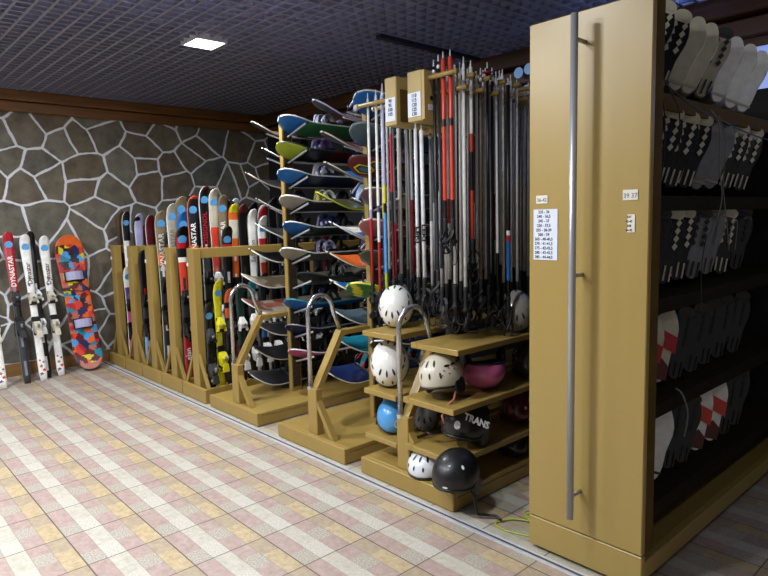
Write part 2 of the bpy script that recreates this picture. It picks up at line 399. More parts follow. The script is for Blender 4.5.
# ------------------------------------------------------------------ skis
SKIC = {}
def ski_meshes(L, W, segs, base, side):
    key = (round(L, 3), W, tuple(segs), base, side)
    if key in SKIC: return SKIC[key]
    acc = ['white', 'red', 'grey', 'charcoal', 'silver'][int(sum(te*100 for te, _ in segs)+len(segs)*3+L*50) % 5]
    names = sorted(set([c for _, c in segs] + [base, side, acc])); mats = [pm(c) for c in names]
    n = 30; nu = 4; mb = MB(); rows = []
    for i in range(n+1):
        q = i/n
        t = 1-(1-q)**1.6*1.0 if False else q
        z = L*t
        # denser rows near the tip
        z = L*(1-(1-q)**1.5)
        a = z/L
        w = W*(.72 + .05*math.cos(a*PI*2.0) if a < .5 else .67+.33*min(1, (a-.5)/.40)**1.6)
        d = L-z; rt = .065
        if d < rt: w *= math.sqrt(max(0, 1-((rt-d)/rt)**2.2))
        if z < .02: w *= .75+.25*z/.02
        w = max(w, .006)
        curl = 0 if d > .17 else -((.17-d)/.17)**2*.07
        tw = -.0 if z > .08 else -((.08-z)/.08)**2*.008
        rows.append((z, w/2, curl+tw, d))
    th = .013
    def ring(rw):
        z, h, y, d = rw; tt = th if d > .15 else th*(.45+.55*d/.15)
        return [(-h, y, z), (h, y, z), (h*.93, y-tt, z), (h*.3, y-tt*1.1, z), (-h*.3, y-tt*1.1, z), (-h*.93, y-tt, z)]
    def mi(i, k):
        if k == 0: return names.index(base)
        if k in (1, 5): return names.index(side)
        a = rows[i][0]/L
        if k == 3 and (a < .30 or .55 < a < .70) and (i*5+int(L*31)) % 4 < 2 and segs[0][1] not in ('white', 'yellow'): return names.index(acc)
        for te, c in segs:
            if a < te: return names.index(c)
        return names.index(segs[-1][1])
    mb.loft([ring(rw) for rw in rows], mi)
    me = mb.mesh('ski_body', mats); SKIC[key] = me
    return me

BINDC = {}
def binding_mesh(kind, col):
    key = (kind, col)
    if key in BINDC: return BINDC[key]
    mb = MB()
    if kind == 'toe':
        mb.box(-.034, .034, -.026, -.014, -.06, .07, 0, bev=.004)
        mb.loft([[(-.036, -.026, -.03), (.036, -.026, -.03), (.03, -.062, -.02), (-.03, -.062, -.02)],
                 [(-.042, -.026, .02), (.042, -.026, .02), (.034, -.075, .015), (-.034, -.075, .015)],
                 [(-.02, -.026, .075), (.02, -.026, .075), (.014, -.05, .07), (-.014, -.05, .07)]], 1, smooth=False)
        for s in (-1, 1): mb.prism([(s*.03, -.05), (s*.045, -.045), (s*.04, -.015), (s*.025, -.02)], 'y', -.066, -.04, 1)
        mb.tube([(0, -.08, .0), (0, -.08, .02)], .012, 8, 2)
    else:
        mb.box(-.034, .034, -.026, -.014, -.09, .10, 0, bev=.004)
        mb.loft([[(-.03, -.026, .05), (.03, -.026, .05), (.028, -.06, .045), (-.028, -.06, .045)],
                 [(-.036, -.026, .0), (.036, -.026, .0), (.032, -.095, .0), (-.032, -.095, .0)],
                 [(-.026, -.026, -.07), (.026, -.026, -.07), (.018, -.07, -.08), (-.018, -.07, -.08)]], 1, smooth=False)
        mb.prism([(-.022, -.05), (.022, -.05), (.03, -.12), (-.03, -.12)], 'y', -.102, -.085, 1)
        mb.tube([(0, -.1, -.02), (0, -.1, .02)], .011, 8, 2)
        for s in (-1, 1): mb.tube([(s*.038, -.02, .09), (s*.046, -.01, .02), (s*.048, .012, -.05), (s*.045, .02, -.09)], .004, 6, 0)
    me = mb.mesh(kind+'_binding', [pm('black'), pm(col), pm('grey')]); BINDC[key] = me
    return me
def child(name, me, parent, loc=(0, 0, 0), rot=(0, 0, 0)):
    o = bpy.data.objects.new(name, me); COL.objects.link(o); o.parent = parent; o.location = loc; o.rotation_euler = rot; return o
_st = {}
def sticker_mesh(rr):
    if rr not in _st: _st[rr] = MB().disc((0, 0, 0), rr, (0, -1, 0), 18).mesh('sticker', [STK])
    return _st[rr]

def ski(label, x, y, z0, ztip, rz, segs, W=.10, lean=(0, 0), bind='black', sticker=True, text=None, tcol='white', base='black', side='charcoal', group='skis standing in the gold racks', parts=True, flower=False, name='ski', tz=None):
    L = (ztip-z0)/math.cos(lean[0])/math.cos(lean[1])
    t = thing(name, label, 'ski', (x, y, z0), (0, 0, 0), group)
    t.rotation_euler = (Matrix.Rotation(lean[1], 4, 'X') @ Matrix.Rotation(lean[0], 4, 'Y') @ Matrix.Rotation(rz, 4, 'Z')).to_euler()
    child('ski_body', ski_meshes(L, W, segs, base, side), t)
    if parts:
        c = L*.47
        child('toe_binding', binding_mesh('toe', bind), t, (0, 0, c+.13))
        child('heel_binding', binding_mesh('heel', bind), t, (0, 0, c-.15))
    yt = -.0185
    if sticker:
        d = .125; curl = -((.17-d)/.17)**2*.07
        child('sticker', sticker_mesh(round(W*.36, 3)), t, (0, curl-.0155, L-d), (R(14), 0, 0))
    if text:
        M = Matrix.Translation((0, -.0155, tz if tz else L-.40)) @ Matrix.Rotation(PI/2, 4, 'X') @ Matrix.Rotation(PI/2, 4, 'Z')
        text_obj(text, W*.62, pm(tcol), parent=t, M=M, bold=.0012)
    if flower:
        for (px, pz, rr, c) in ((-.012, .07, .02, 0), (.016, .11, .018, 1), (-.008, .15, .017, 2), (.018, .19, .012, 0), (-.014, .21, .012, 1), (0, .32*L, .014, 1), (.0, .70*L, .02, 2), (-.012, .655*L, .014, 0), (.012, .76*L, .013, 1)):
            pts = [(px+math.cos(PI*q/10)*rr*(1 if q % 4 < 2 else .62), -.0150, pz+math.sin(PI*q/10)*rr*(1 if q % 4 < 2 else .62)) for q in range(20)]
            fb = MB(); fb.loft([pts, [(a, b-.0006, c_) for a, b, c_ in pts]], smooth=False)
            fb.build('flower_print', pm(('purple', 'redorange', 'flesh')[c]), t)
    return t

FX = PI/2   # faces +X
W5 = 'unit beside the snowboard rack'
DYN = 'DYNASTAR'
# (y, ztip, label, segs, kwargs)
def S_(*a): return list(a)
long5 = [
 (2.50, 1.796, 'dark ski with orange edges and white name, first behind the last rack\'s rail', [(.72, 'orange'), (.97, 'dark'), (1.1, 'redorange')], dict(text=DYN, side='orange', tz=None)),
 (2.61, 1.884, 'tallest ski in the last rack, black with red lettering and blue dot', [(.62, 'darkgrey'), (.97, 'black'), (1.1, 'darkred')], dict(text='ROSSIGNOL', tcol='red', side='white')),
 (2.71, 1.862, 'pale ski with a red slanting band and blue dot behind the last rail', [(.55, 'charcoal'), (.78, 'redorange'), (1.1, 'beige')], dict(side='white', bind='white')),
 (2.80, 1.805, 'tan ski with white lettering and blue dot behind the last rail', [(.6, 'charcoal'), (1.1, 'tan')], dict(text=DYN)),
 (2.79, 1.521, 'short black ski with red disc and blue dot among the tall ones', [(.83, 'black'), (.885, 'red'), (1.1, 'black')], dict(X=-5.215)),
 (2.90, 1.726, 'orange and yellow ski with white swirls behind the last rail', [(.55, 'pink'), (.80, 'orange'), (.90, 'cream'), (.95, 'orange'), (1.1, 'yellow')], dict(sticker=False, side='orange')),
 (3.01, 1.722, 'black ski with a red tip rim behind the last rail', [(.94, 'black'), (1.1, 'darkred')], dict(sticker=False, side='grey')),
 (3.10, 1.675, 'plain white ski with faint script, beside the red rimmed black one', [(1.1, 'white')], dict(sticker=False, text='Salomon', tcol='grey', side='beige', bind='white')),
 (3.18, 1.608, 'white ski with blue dot and red toe marks, lowest white tip', [(.55, 'white'), (.7, 'redorange'), (.8, 'white'), (.86, 'red'), (1.1, 'white')], dict(side='white', X=-5.22)),
 (3.22, 1.70, 'red ski with white slash and blue dot behind the last rail', [(.75, 'white'), (.84, 'redorange'), (.88, 'white'), (1.1, 'red')], dict()),
 (3.32, 1.785, 'black ski near the board rack column, front one of two black tips', [(1.1, 'black')], dict(sticker=False)),
 (3.42, 1.79, 'black ski near the board rack column, rear one of two black tips', [(1.1, 'dark')], dict(sticker=False)),
 (3.46, 1.62, 'white ski with black rim and blue dot beside the column', [(.92, 'dark'), (1.1, 'white')], dict(W=.12, X=-5.2)),
]
for y, zt, lb, segs, kw in long5:
    kw = dict(kw); X = kw.pop('X', -5.29); kw.pop('tz', None)
    ski(lb, X, y, .045, zt, FX+random.uniform(-.15, .15), segs, lean=(0, random.uniform(-.008, .008)), **kw)
# partners, base to base, only their curled tips show
for k, (y, zt, c) in enumerate([(2.53, 1.80, 'black'), (2.66, 1.875, 'white'), (2.86, 1.80, 'black'), (2.94, 1.76, 'white'), (3.06, 1.73, 'black'), (3.38, 1.80, 'dark')]):
    ski('%s ski turned backwards, only its outward curled tip showing behind the last rail' % ['black', 'white', 'black tall', 'white low', 'black low', 'dark far'][k], -5.3035, y, .045, zt, -FX, [(1.1, c)], sticker=False, parts=False)

def lski(y, zt, X, lb, segs, **kw): ski(lb, X, y, .045, zt, FX+kw.pop('rz', 0), segs, **kw)
# racks one to four, tips above the post tops
lski(2.53, 1.705, -7.13, 'dark brown ski, leftmost tip above the racks', [(1.1, 'brown')], sticker=False)
lski(2.50, 1.70, -6.90, 'white ski with dark purple centre, second tip from the left', [(.55, 'pink'), (.8, 'white'), (1.1, 'dark')], sticker=True, W=.085, side='white', bind='white')
lski(2.46, 1.12, -6.84, 'short white and pink ski in the first rack gap', [(.55, 'pink'), (.75, 'purple'), (1.1, 'white')], side='white', sticker=True)
lski(2.54, 1.64, -6.715, 'black ski left of the curved white one', [(1.1, 'black')], sticker=False, W=.08)
lski(2.56, 1.672, -6.70, 'white rimmed ski curving beside the tan one', [(.5, 'dark'), (1.1, 'lilac')], sticker=False, side='white', W=.09)
lski(2.66, 1.655, -6.66, 'dark red ski in the second rack', [(1.1, 'darkred')], sticker=False, side='white', W=.09)
lski(2.465, 1.30, -6.40, 'black ski with blue tail in the second rack gap', [(.3, 'sky'), (.5, 'charcoal'), (1.1, 'black')], sticker=False)
lski(2.475, 1.68, -5.925, 'wide tan ski with white name and orange badge, third rack', [(.66, 'charcoal'), (.715, 'orange'), (.74, 'charcoal'), (1.1, 'tan')], text=DYN, side='beige', W=.115)
lski(2.60, 1.73, -5.95, 'bright red ski just right of the wide tan one', [(.6, 'darkred'), (.85, 'darkred'), (1.1, 'red')], sticker=False, W=.085)
lski(2.68, 1.80, -6.0, 'black ski tip above the bright red ski', [(1.1, 'black')], sticker=False, W=.08, parts=False)
lski(2.50, 1.743, -5.72, 'grey ski with white rim and tan lettering, fourth rack', [(.7, 'grey'), (1.1, 'greybeige')], text='DYNASTAR', tcol='tan', side='white', W=.10)
lski(2.60, 1.81, -5.73, 'tallest tan ski with a big blue dot, fourth rack', [(1.1, 'tan')], side='beige', W=.115)
lski(2.56, 1.665, -5.62, 'bright blue ski with pale blue dot, fourth rack', [(.75, 'purple'), (1.1, 'blue')], W=.11, side='blue')
lski(2.47, 1.532, -5.46, 'black ski with red disc and red white slash, fourth rack', [(.30, 'red'), (.55, 'charcoal'), (.76, 'redorange'), (.80, 'white'), (.86, 'black'), (.915, 'red'), (1.1, 'black')], W=.115, text='elan', tz=.30)
lski(2.66, 1.70, -5.64, 'white cornered ski behind the bright blue one', [(1.1, 'white')], sticker=False, parts=False, W=.09)
for y, zt, lb, segs, kw in [
 (2.80, 1.76, 'white ski with red tip in the crowd left of the black and red tall one', [(.8, 'white'), (1.1, 'red')], {}),
 (2.90, 1.66, 'navy ski with blue dot in the crowd behind the last rack', [(1.1, 'navy')], {}),
 (3.00, 1.78, 'silver ski with blue dot in the crowd behind the last rack', [(.8, 'charcoal'), (1.1, 'silver')], {}),
 (3.10, 1.70, 'black ski with white tip in the crowd behind the orange one', [(.9, 'black'), (1.1, 'white')], dict(sticker=False)),
 (3.20, 1.74, 'red ski with black tip far behind the last rack', [(.9, 'red'), (1.1, 'black')], {}),
 (3.30, 1.72, 'white ski with blue dot far behind the last rack', [(1.1, 'white')], {}),
 (3.41, 1.68, 'black ski with blue dot far behind the last rack', [(1.1, 'black')], {}),
 (3.52, 1.76, 'dark red ski far behind the last rack', [(1.1, 'darkred')], dict(sticker=False)),
 (3.63, 1.70, 'white and blue ski farthest behind the last rack', [(.8, 'blue'), (1.1, 'white')], {})]:
    ski(lb, -5.44, y, .045, zt, FX+random.uniform(-.1, .1), segs, **kw)
for y, zt, lb, segs in [(2.72, 1.70, 'pale ski with blue dot behind the bright red one', [(1.1, 'beige')]), (2.84, 1.74, 'black ski with blue dot behind the bright red one', [(1.1, 'black')]), (2.96, 1.72, 'white ski with blue dot far behind the wide tan one', [(1.1, 'white')])]:
    ski(lb, -5.90, y, .045, zt, FX, segs)
# short skis right of the last rack's rail
short5 = [(2.455, .878, 'short black ski with blue dot, nearest in the last rack', [(1.1, 'black')], dict(bind='charcoal', base='black')),
 (2.55, 1.067, 'bright yellow child ski with yellow bindings', [(1.1, 'yellow')], dict(bind='yellow', base='black', side='yellow', text='HEAD', tcol='black', tz=.27)),
 (2.645, .98, 'black child ski with orange stripes beside the yellow one', [(.7, 'black'), (.8, 'orange'), (.85, 'black'), (1.1, 'orange')], dict(sticker=False, bind='charcoal')),
 (2.765, 1.02, 'dark green child ski two places behind the yellow one', [(1.1, 'darkgreen')], dict(sticker=False, bind='white')),
 (2.885, 1.05, 'green tipped dark child ski behind the bent tube', [(.5, 'dark'), (.82, 'charcoal'), (.9, 'green'), (1.1, 'teal')], dict(bind='white')),
 (3.005, 1.09, 'child ski with blue middle and white bindings', [(.28, 'black'), (.74, 'blue'), (1.1, 'dark')], dict(sticker=False, bind='white')),
 (3.125, 1.10, 'black ski with white bindings, first past the blue one', [(1.1, 'black')], dict(sticker=False, bind='white')),
 (3.245, 1.14, 'black ski with white bindings, second past the blue one', [(.6, 'charcoal'), (1.1, 'black')], dict(bind='white')),
 (3.365, 1.10, 'navy ski with blue dot under the patterned boards', [(1.1, 'navy')], dict(bind='white')),
 (3.485, 1.05, 'teal ski seen under the lower patterned board', [(.8, 'dark'), (1.1, 'teal')], dict(sticker=False, bind='charcoal')),
 (3.605, 1.10, 'dark ski last in view in the last rack', [(1.1, 'dark')], dict(sticker=False, bind='white'))]
for y, zt, lb, segs, kw in short5:
    ski(lb, -4.985, y, .045, zt, FX+random.uniform(-.05, .05), segs, W=.085, **kw)
# deep, dark skis that fill the racks behind
fl = 0
for ui, cx in enumerate(CX):
    for j in range(7 if ui == 4 else 5):
        y = 2.80+.17*j if ui < 4 else 3.6+.12*j
        for sd in (-1, 1):
            if (ui == 4 and sd == 1) or (ui in (2, 3) and sd == 1): continue
            c = ['black', 'dark', 'charcoal', 'navy', 'darkred'][(j*2+ui+sd) % 5]
            ski('dark ski deep inside the gold racks, mostly hidden', cx+sd*.15, y, .045, 1.45+.2*random.random(), FX*(1), [(1.1, c)], sticker=False, parts=(ui == 4 and j < 4), W=.09, group='dark skis deep inside the racks')

# leaning on the stone wall
def wall_ski(lb, y, ztop, xb, xt, segs, **kw):
    a = math.atan2(abs(xt-xb), ztop)
    ski(lb, xb, y, .0, ztop, FX, segs, lean=(-a, kw.pop('ly', 0)), group='skis leaning on the stone wall', **kw)
WH = [(1.1, 'white')]
wall_ski('white flowered ski at the left edge, leaning on the wall', 1.215, 1.50, -6.86, -7.22, WH, flower=True, bind='cream', side='silver')
wall_ski('red and black ski with grey tail leaning on the wall', 1.44, 1.50, -6.93, -7.27, [(.31, 'charcoal'), (.60, 'black'), (.93, 'red'), (1.1, 'red')], text=DYN, bind='charcoal', side='grey', base='dark')
wall_ski('white flowered ski beside the red one, leaning on the wall', 1.585, 1.47, -6.92, -7.25, WH, flower=True, text='Dynastar', tcol='charcoal', bind='cream', side='silver')
wall_ski('black ski hidden behind the middle white ski, at the wall', 1.65, 1.50, -7.02, -7.32, [(1.1, 'black')], sticker=False, bind='silver', side='white')
wall_ski('rightmost white flowered ski leaning beside the orange snowboard', 1.775, 1.45, -7.02, -7.30, WH, flower=True, text='Dynastar', tcol='charcoal', bind='cream', side='silver')

# ------------------------------------------------------------------ snowboards
class Board:
    """nose at y=0, tail at y=L, topsheet up, x across"""
    def __init__(s, L=1.4, W=.28, rise=.07, cl=.26):
        s.L, s.W, s.rise, s.cl = L, W, rise, cl
    def hw(s, d):
        e = min(d, s.L-d); rr = s.W*.62; a = d/s.L
        w = s.W/2*(1-.12*math.sin(a*PI)**1.5)
        if e < rr: w *= math.sqrt(max(1e-4, 1-((rr-e)/rr)**2))
        return w
    def zz(s, d):
        e = min(d, s.L-d)
        return 0 if e > s.cl else ((s.cl-e)/s.cl)**1.7*s.rise
    def pt(s, d, uu, off=0): return (uu*s.hw(d), d, s.zz(d)+off)
    def mesh(s, top, bot, edge='white', n=44, nu=8):
        """top, bot: functions (d, u) -> colour name"""
        ds = []
        for i in range(n+1):
            q = i/n; ds.append(s.L*(q-.045*math.sin(2*PI*q)*1.6))
        ds[0] = .0005; ds[-1] = s.L-.0005
        names = []; th = .011
        def ix(c):
            if c not in names: names.append(c)
            return names.index(c)
        rings = []
        for d in ds:
            rings.append([s.pt(d, -1+2*k/nu, 0) for k in range(nu+1)] + [s.pt(d, 1-2*k/nu, th) for k in range(nu+1)])
        def mi(i, k):
            d = (ds[i]+ds[i+1])/2
            if k < nu: return ix(bot(d, -1+2*(k+.5)/nu))
            if k == nu or k == 2*nu+1: return ix(edge)
            return ix(top(d, 1-2*(k-nu-.5)/nu))
        mb = MB().loft(rings, mi); ix(edge)
        return mb.mesh('deck', [pm(c, .3) for c in names])
BMC = {}
def binding_board(col, strap):
    key = (col, strap)
    if key in BMC: return BMC[key]
    b = MB().box(-.115, .115, -.055, .055, 0, .022, 0, bev=.005)
    b.tube([(-.10, -.05, .02), (-.115, -.045, .05), (-.118, 0, .065), (-.115, .045, .05), (-.10, .05, .02)], .010, 6, 0)
    # folded highback: curved plate rising from heel side
    rr = []
    for i in range(5):
        q = i/4; rr.append([(-.10+.05*q+.03*math.cos(a)*0, (-.05+.1*k/6)*(1-.25*q), .05+.075*q+.012*math.sin(PI*k/6)) for k in range(7) for a in (0,)] )
    b.loft([r_+[(p[0]+.008, p[1], p[2]-.012) for p in r_[::-1]] for r_ in rr], 1, smooth=True)
    def strap_arc(x, h, w):
        pts = [(x, -.055*math.cos(a), .022+h*math.sin(a)) for a in [PI*i/8 for i in range(9)]]
        ring = []
        for p in pts: ring.append([(p[0]-w, p[1], p[2]), (p[0]+w, p[1], p[2]), (p[0]+w, p[1], p[2]+.012), (p[0]-w, p[1], p[2]+.012)])
        b.loft(ring, 2, smooth=False)
    strap_arc(.07, .055, .02); strap_arc(-.02, .085, .024)
    b.box(-.005, .02, -.075, -.055, .03, .06, 1, bev=.004); b.box(.06, .08, -.072, -.055, .03, .05, 1, bev=.004)
    b.v = [(x, y, z*1.22) for x, y, z in b.v]
    me = b.mesh('binding', [pm('dark'), pm(col), pm(strap)]); BMC[key] = me
    return me

PERF = mat('perforated_shaded', '#3a3023', rough=.6, var=.6, scale=45)  # perforated column side, its shadow also mixed into the dark colour
def board_rack(cx, label, stub_sticker=True):
    t = thing('snowboard_rack', label, 'rack', (cx, 2.35, 0), group='gold pull-out snowboard racks')
    hw = .385; L = 2.1
    b = MB().box(-hw, hw, 0, .035, .005, .105, bev=.004); b.box(-hw, hw, .035, L, .075, .1035, bev=.004)
    b.box(hw-.03, hw, .036, L, .005, .074, bev=.003); b.box(-hw, -hw+.03, .036, L, .005, .074, bev=.003)
    b.build('base', GOLD, t)
    tri = MB().prism([(-.30, .131), (-.285, .131), (-.075, .131), (-.075, .145), (-.285, .14)], 'y', .04, .06)
    MB().box(-.055, .045, .04, .095, .104, .42, bev=.004).build('front_post', GOLD, t)
    MB().prism([(.046, .34), (.046, .29), (.17, .105), (.22, .105)], 'y', .045, .085).build('brace', GOLD, t)
    ar = MB().prism([(.062, .42), (.096, .395), (.305, .748), (.33, .755), (.33, .79), (.285, .79)], 'x', -.035, .03)
    ar.box(-.035, .03, .331, .55, .755, .79, bev=.003); ar.build('arm', GOLD, t)
    # steel inverted U handle
    pts = [(-.035, .055, .405), (-.035, .055, .93)]
    for i in range(1, 13):
        a = PI*i/12; pts.append((-.035+.015*i/12, .155-.10*math.cos(a), .93+.115*math.sin(a)))
    pts.append((-.015, .305, .79))
    MB().tube(pts, .0155, 10).build('handle', CHROME, t)
    MB().box(-.052, -.018, .038, .075, .40, .43, bev=.004).build('handle_bracket', CHROME, t)
    for ny, cy in enumerate((.55, 1.45)):
        c = MB().box(0, .045, cy, cy+.10, .104, 2.41, 0, bev=.003)
        for k in range(22):
            z = .25+k*.1
            c.box(.0452, .0465, cy+.02, cy+.035, z, z+.02, 1); c.box(.0452, .0465, cy+.065, cy+.08, z+.03, z+.05, 1)
        c.build('column', [GOLD, pm('black')], t)
        MB().box(.0452, .050, cy+.012, cy+.088, .14, 2.38, 0).build('perforated_strip', PERF, t)
        for k in range(11):
            z = 2.238-.209*k
            for s in (-1, 1):
                if z < .3 and (s > 0 or cx > -4): continue
                xe = .32 if s > 0 else .262; g0 = .050 if s > 0 else -.002; tn = math.tan(R(17))
                a = MB().tube([(s*g0 if s > 0 else -.002, cy+.05, z if s > 0 else z-.016), (s*xe, cy+.05, z+(xe-.052)*tn-.001)], .0085, 8, 0)
                a.tube([(s*xe, cy+.05, z+(xe-.052)*tn-.001), (s*(xe+.014), cy+.05, z+(xe-.038)*tn-.001)], .0092, 8, 1)
                a.build('support_arm', [ALU, RUB], t)
    return t
AX, BX = -4.44, -3.385
board_rack(AX, 'snowboard rack next to the skis, hung with blue and grey boards')
board_rack(BX, 'snowboard rack left of the helmet and pole rack')

def board(cx, side, lev, label, top, bot, nose_y=2.70, L=1.42, W=.28, edge='white', bc=('dark', 'charcoal'), decal=None, rise=.085, bind=True, dx=0, rz=0):
    bd = Board(L, W, rise)
    z = 2.238-.209*lev
    tl = R(17)
    ctr = (.184 if W < .28 else .194) if side > 0 else .158
    t = thing('snowboard', label, 'snowboard', (cx+side*ctr, nose_y, z+(ctr-.052)*math.tan(tl)+.0105/math.cos(tl)), (0, -side*tl, rz), 'snowboards lying on the gold racks')
    f_ = (lambda c: c if callable(c) else (lambda d, u_: c))
    child('deck', bd.mesh(f_(top), f_(bot), edge), t)
    if bind:
        for yy in (.43, .93):
            child('binding', binding_board(*bc), t, (0, yy, .0125), (0, 0, R(90)*0))
    if decal: decal(bd, t)
    return t
def two(a, b, d0=.175): return lambda d, u_: a if d < d0 else b
def lime_f(d, u_): return 'lime' if d < .19+.10*abs(abs(u_)-.5) else ('dark' if d < .5 else 'darkred')
def hexes(bd, t):
    m = MB()
    for (cd, cu) in ((.13, -.35), (.17, .42)):
        out = []; inn = []; core = []
        for k in range(6):
            a = PI/6+k*PI/3
            for lst, rr in ((out, .075), (inn, .060), (core, .038)):
                d = cd+rr*math.cos(a); x = cu*.13+rr*math.sin(a)*.8; lst.append((x, d, bd.zz(max(d, 0))-.002))
        m.add(out+inn, [(k, (k+1) % 6, 6+(k+1) % 6, 6+k) for k in range(6)], 0)
        m.add(core, [tuple(range(6))], 1)
    m.build('emblem', [pm('yellow'), pm('teal')], t)
def spots(c0, c1, n=9, seed=1):
    rnd = random.Random(seed)
    pts = [(rnd.uniform(.02, .5), rnd.uniform(-.9, .9), rnd.uniform(.03, .07)) for _ in range(n)]
    return lambda d, u_: c1 if any(abs(d-a) < r_ and abs(u_-b_) < r_*6 for a, b_, r_ in pts) else c0
# rack A right side boards; darker underside past the nose has shade painted in
A_R = [(0, 'bright blue snowboard nose, topmost right of the first column', two('blue', 'green', .19), 'darkgreen', 'white', ('lilac', 'grey')),
       (1, 'lime green snowboard nose with notched edge, second from the top', lime_f, 'darkgrey', 'charcoal', ('lilac', 'purple')),
       (2, 'blue snowboard nose with pale edge, third from the top', two('blue', 'navy'), 'charcoal', 'white', ('white', 'lilac')),
       (3, 'light grey snowboard nose above the yellow bindings', two('greybeige', 'darkgrey'), 'grey', 'white', ('yellow', 'white')),
       (4, 'deep blue snowboard nose with faint lettering, fifth from the top', two('blue', 'darkgreen'), 'navy', 'white', ('lilac', 'navy')),
       (5, 'grey beige snowboard nose at rail height', two('greybeige', 'darkgrey'), 'dark', 'white', ('mauve', 'lilac')),
       (6, 'dark snowboard with red stripe under the grey beige nose', 'dark', 'darkgrey', 'charcoal', ('darkgreen', 'grey')),
       (7, 'teal blue snowboard nose above the bent tube arm', 'blue', 'teal', 'teal', ('navy', 'dark')),
       (8, 'royal blue snowboard seen from above, low on first column', 'navy', 'blue', 'grey', ('dark', 'charcoal')),
       (9, 'dark pink snowboard low on the first column', 'pink', 'darkred', 'silver', ('dark', 'charcoal'))]
for lev, lb, bot, top, edge, bc in A_R:
    o = board(AX, 1, lev, lb, top, bot, nose_y=2.79+random.uniform(-.02, .03) if lev != 6 else 2.93, edge=edge, bc=bc, W=.262)
    if lev == 4:
        text_obj('FORUM', .05, pm('sky'), parent=o, M=Matrix.Translation((0, .2, -.004)) @ Matrix.Rotation(PI, 4, 'X') @ Matrix.Rotation(PI/2, 4, 'Z'))
A_L = [(0, 'pale edged snowboard tip, topmost left of first column', 'dark', 'mauve', 'beige', 2.74),
       (1, 'snowboard with a white hooked nose, second on the left', 'dark', 'white', 'white', 2.83),
       (2, 'snowboard with a red underside reaching far left', 'darkred', 'dark', 'beige', 2.66),
       (3, 'thin black snowboard with white edge crossing the ski tips', 'dark', 'black', 'white', 2.75),
       (4, 'white bottomed snowboard nose over the ski rail', 'cream', 'grey', 'white', 2.73),
       (5, 'thin white edged dark snowboard below the ski rail', 'dark', 'black', 'white', 2.66),
       (6, 'beige snowboard with scribbled top, upper of two patterned ones', 'white', None, 'white', 2.58),
       (7, 'beige snowboard with brown scribbles, lower of two patterned ones', 'white', None, 'white', 2.57),
       (8, 'black snowboard with white edge below the patterned ones', 'black', 'charcoal', 'white', 2.68),
       (9, 'black snowboard with a dark red edge, second lowest left of first column', 'darkred', 'dark', 'beige', 2.66),
       (10, 'lowest snowboard left of the first column, grey upturned nose', 'charcoal', 'dark', 'silver', 2.60)]
for lev, lb, bot, top, edge, ny in A_L:
    tp = top if top else spots('beige', 'flesh' if lev == 7 else 'tan', 14, lev)
    board(AX, -1, lev, lb, tp, bot, nose_y=ny, edge=edge, bc=('dark', 'charcoal') if lev % 3 else ('lilac', 'dark'), W=.27, dx=-.02, bind=lev not in (6, 7))
B_R = [(0, 'blue round snowboard nose with pale rim behind the left pole arm', 'blue', 'navy', 'cream', 2.66, None),
       (1, 'grey teal oval snowboard nose under the left pole arm', 'greyteal', 'charcoal', 'grey', 2.62, None),
       (2, 'dark red snowboard nose with yellow hexagons', 'darkred', 'dark', 'black', 2.60, hexes),
       (3, 'mauve grey snowboard nose behind two white poles', 'mauve', 'dark', 'beige', 2.70, None),
       (4, 'dusty pink snowboard nose behind red banded poles', 'dustypink', 'dark', 'beige', 2.68, None),
       (5, 'dark olive snowboard nose with orange board beside it', 'olive', 'dark', 'charcoal', 2.68, None),
       (6, 'green and yellow striped snowboard behind the helmets', 'dark', None, 'yellow', 2.55, None),
       (7, 'black snowboard behind the upper left helmet shelf', 'black', 'dark', 'grey', 2.75, None),
       (8, 'black snowboard low on second column, right side', 'dark', 'charcoal', 'silver', 2.75, None)]
for lev, lb, bot, top, edge, ny, dc in B_R:
    tp = top if top else (lambda d, u_: 'yellow' if (d*9+u_*1.2) % 2 < .8 else 'green')
    bot = bot if top else tp
    board(BX, 1, lev, lb, tp, bot, nose_y=ny+.055, edge=edge, bc=[('navy', 'charcoal'), ('grey', 'dark'), ('dark', 'purple')][lev % 3], decal=dc, W=.29)
def two_(a, b, d0): return lambda d, u_: a if d < d0 else b
B_L = [(0, 'mauve topped snowboard pointing up, highest of all', 'charcoal', 'mauve', 'lilac', 2.60, ('lilac', 'navy')),
       (1, 'snowboard with reddish pale edge under the highest one', 'charcoal', 'darkred', 'beige', 2.66, ('lilac', 'dark')),
       (2, 'blue topped snowboard with a white tip, second column', 'charcoal', 'blue', 'beige', 2.68, ('yellow', 'dark')),
       (3, 'yellow scribbled snowboard nose pointing left of second column', None, 'olive', 'lime', 2.60, ('lilac', 'sky')),
       (4, 'white snowboard with blue marks above the orange one', None, 'white', 'silver', 2.71, ('yellow', 'black')),
       (5, 'orange bottomed snowboard nose, pointed, mid height', 'dark', two('orange', 'dark', .5), 'cream', 2.67, ('lilac', 'white')),
       (6, 'blue and white snowboard left of the green striped one', 'dark', None, 'white', 2.70, ('dark', 'grey')),
       (7, 'dark teal snowboard with pale edge behind the second tube', 'dark', 'greyteal', 'silver', 2.70, ('dark', 'navy')),
       (8, 'blue topped snowboard low behind the second arm', 'dark', 'teal', 'white', 2.72, ('dark', 'charcoal')),
       (9, 'lowest snowboard left of second column with white curved edge', 'black', 'navy', 'white', 2.60, ('red', 'teal'))]
for lev, lb, bot, top, edge, ny, bc in B_L:
    if lev == 3: bo = spots('yellow', 'dark', 16, 5)
    elif lev == 4: bo = 'charcoal'; top = spots('white', 'blue', 8, 3)
    else: bo = bot
    tp = top if top else (lambda d, u_: 'blue' if (d*6+u_) % 2 < .9 else 'white')
    board(BX, -1, lev, lb, tp, bo, nose_y=ny, edge=edge, bc=bc, W=.28)
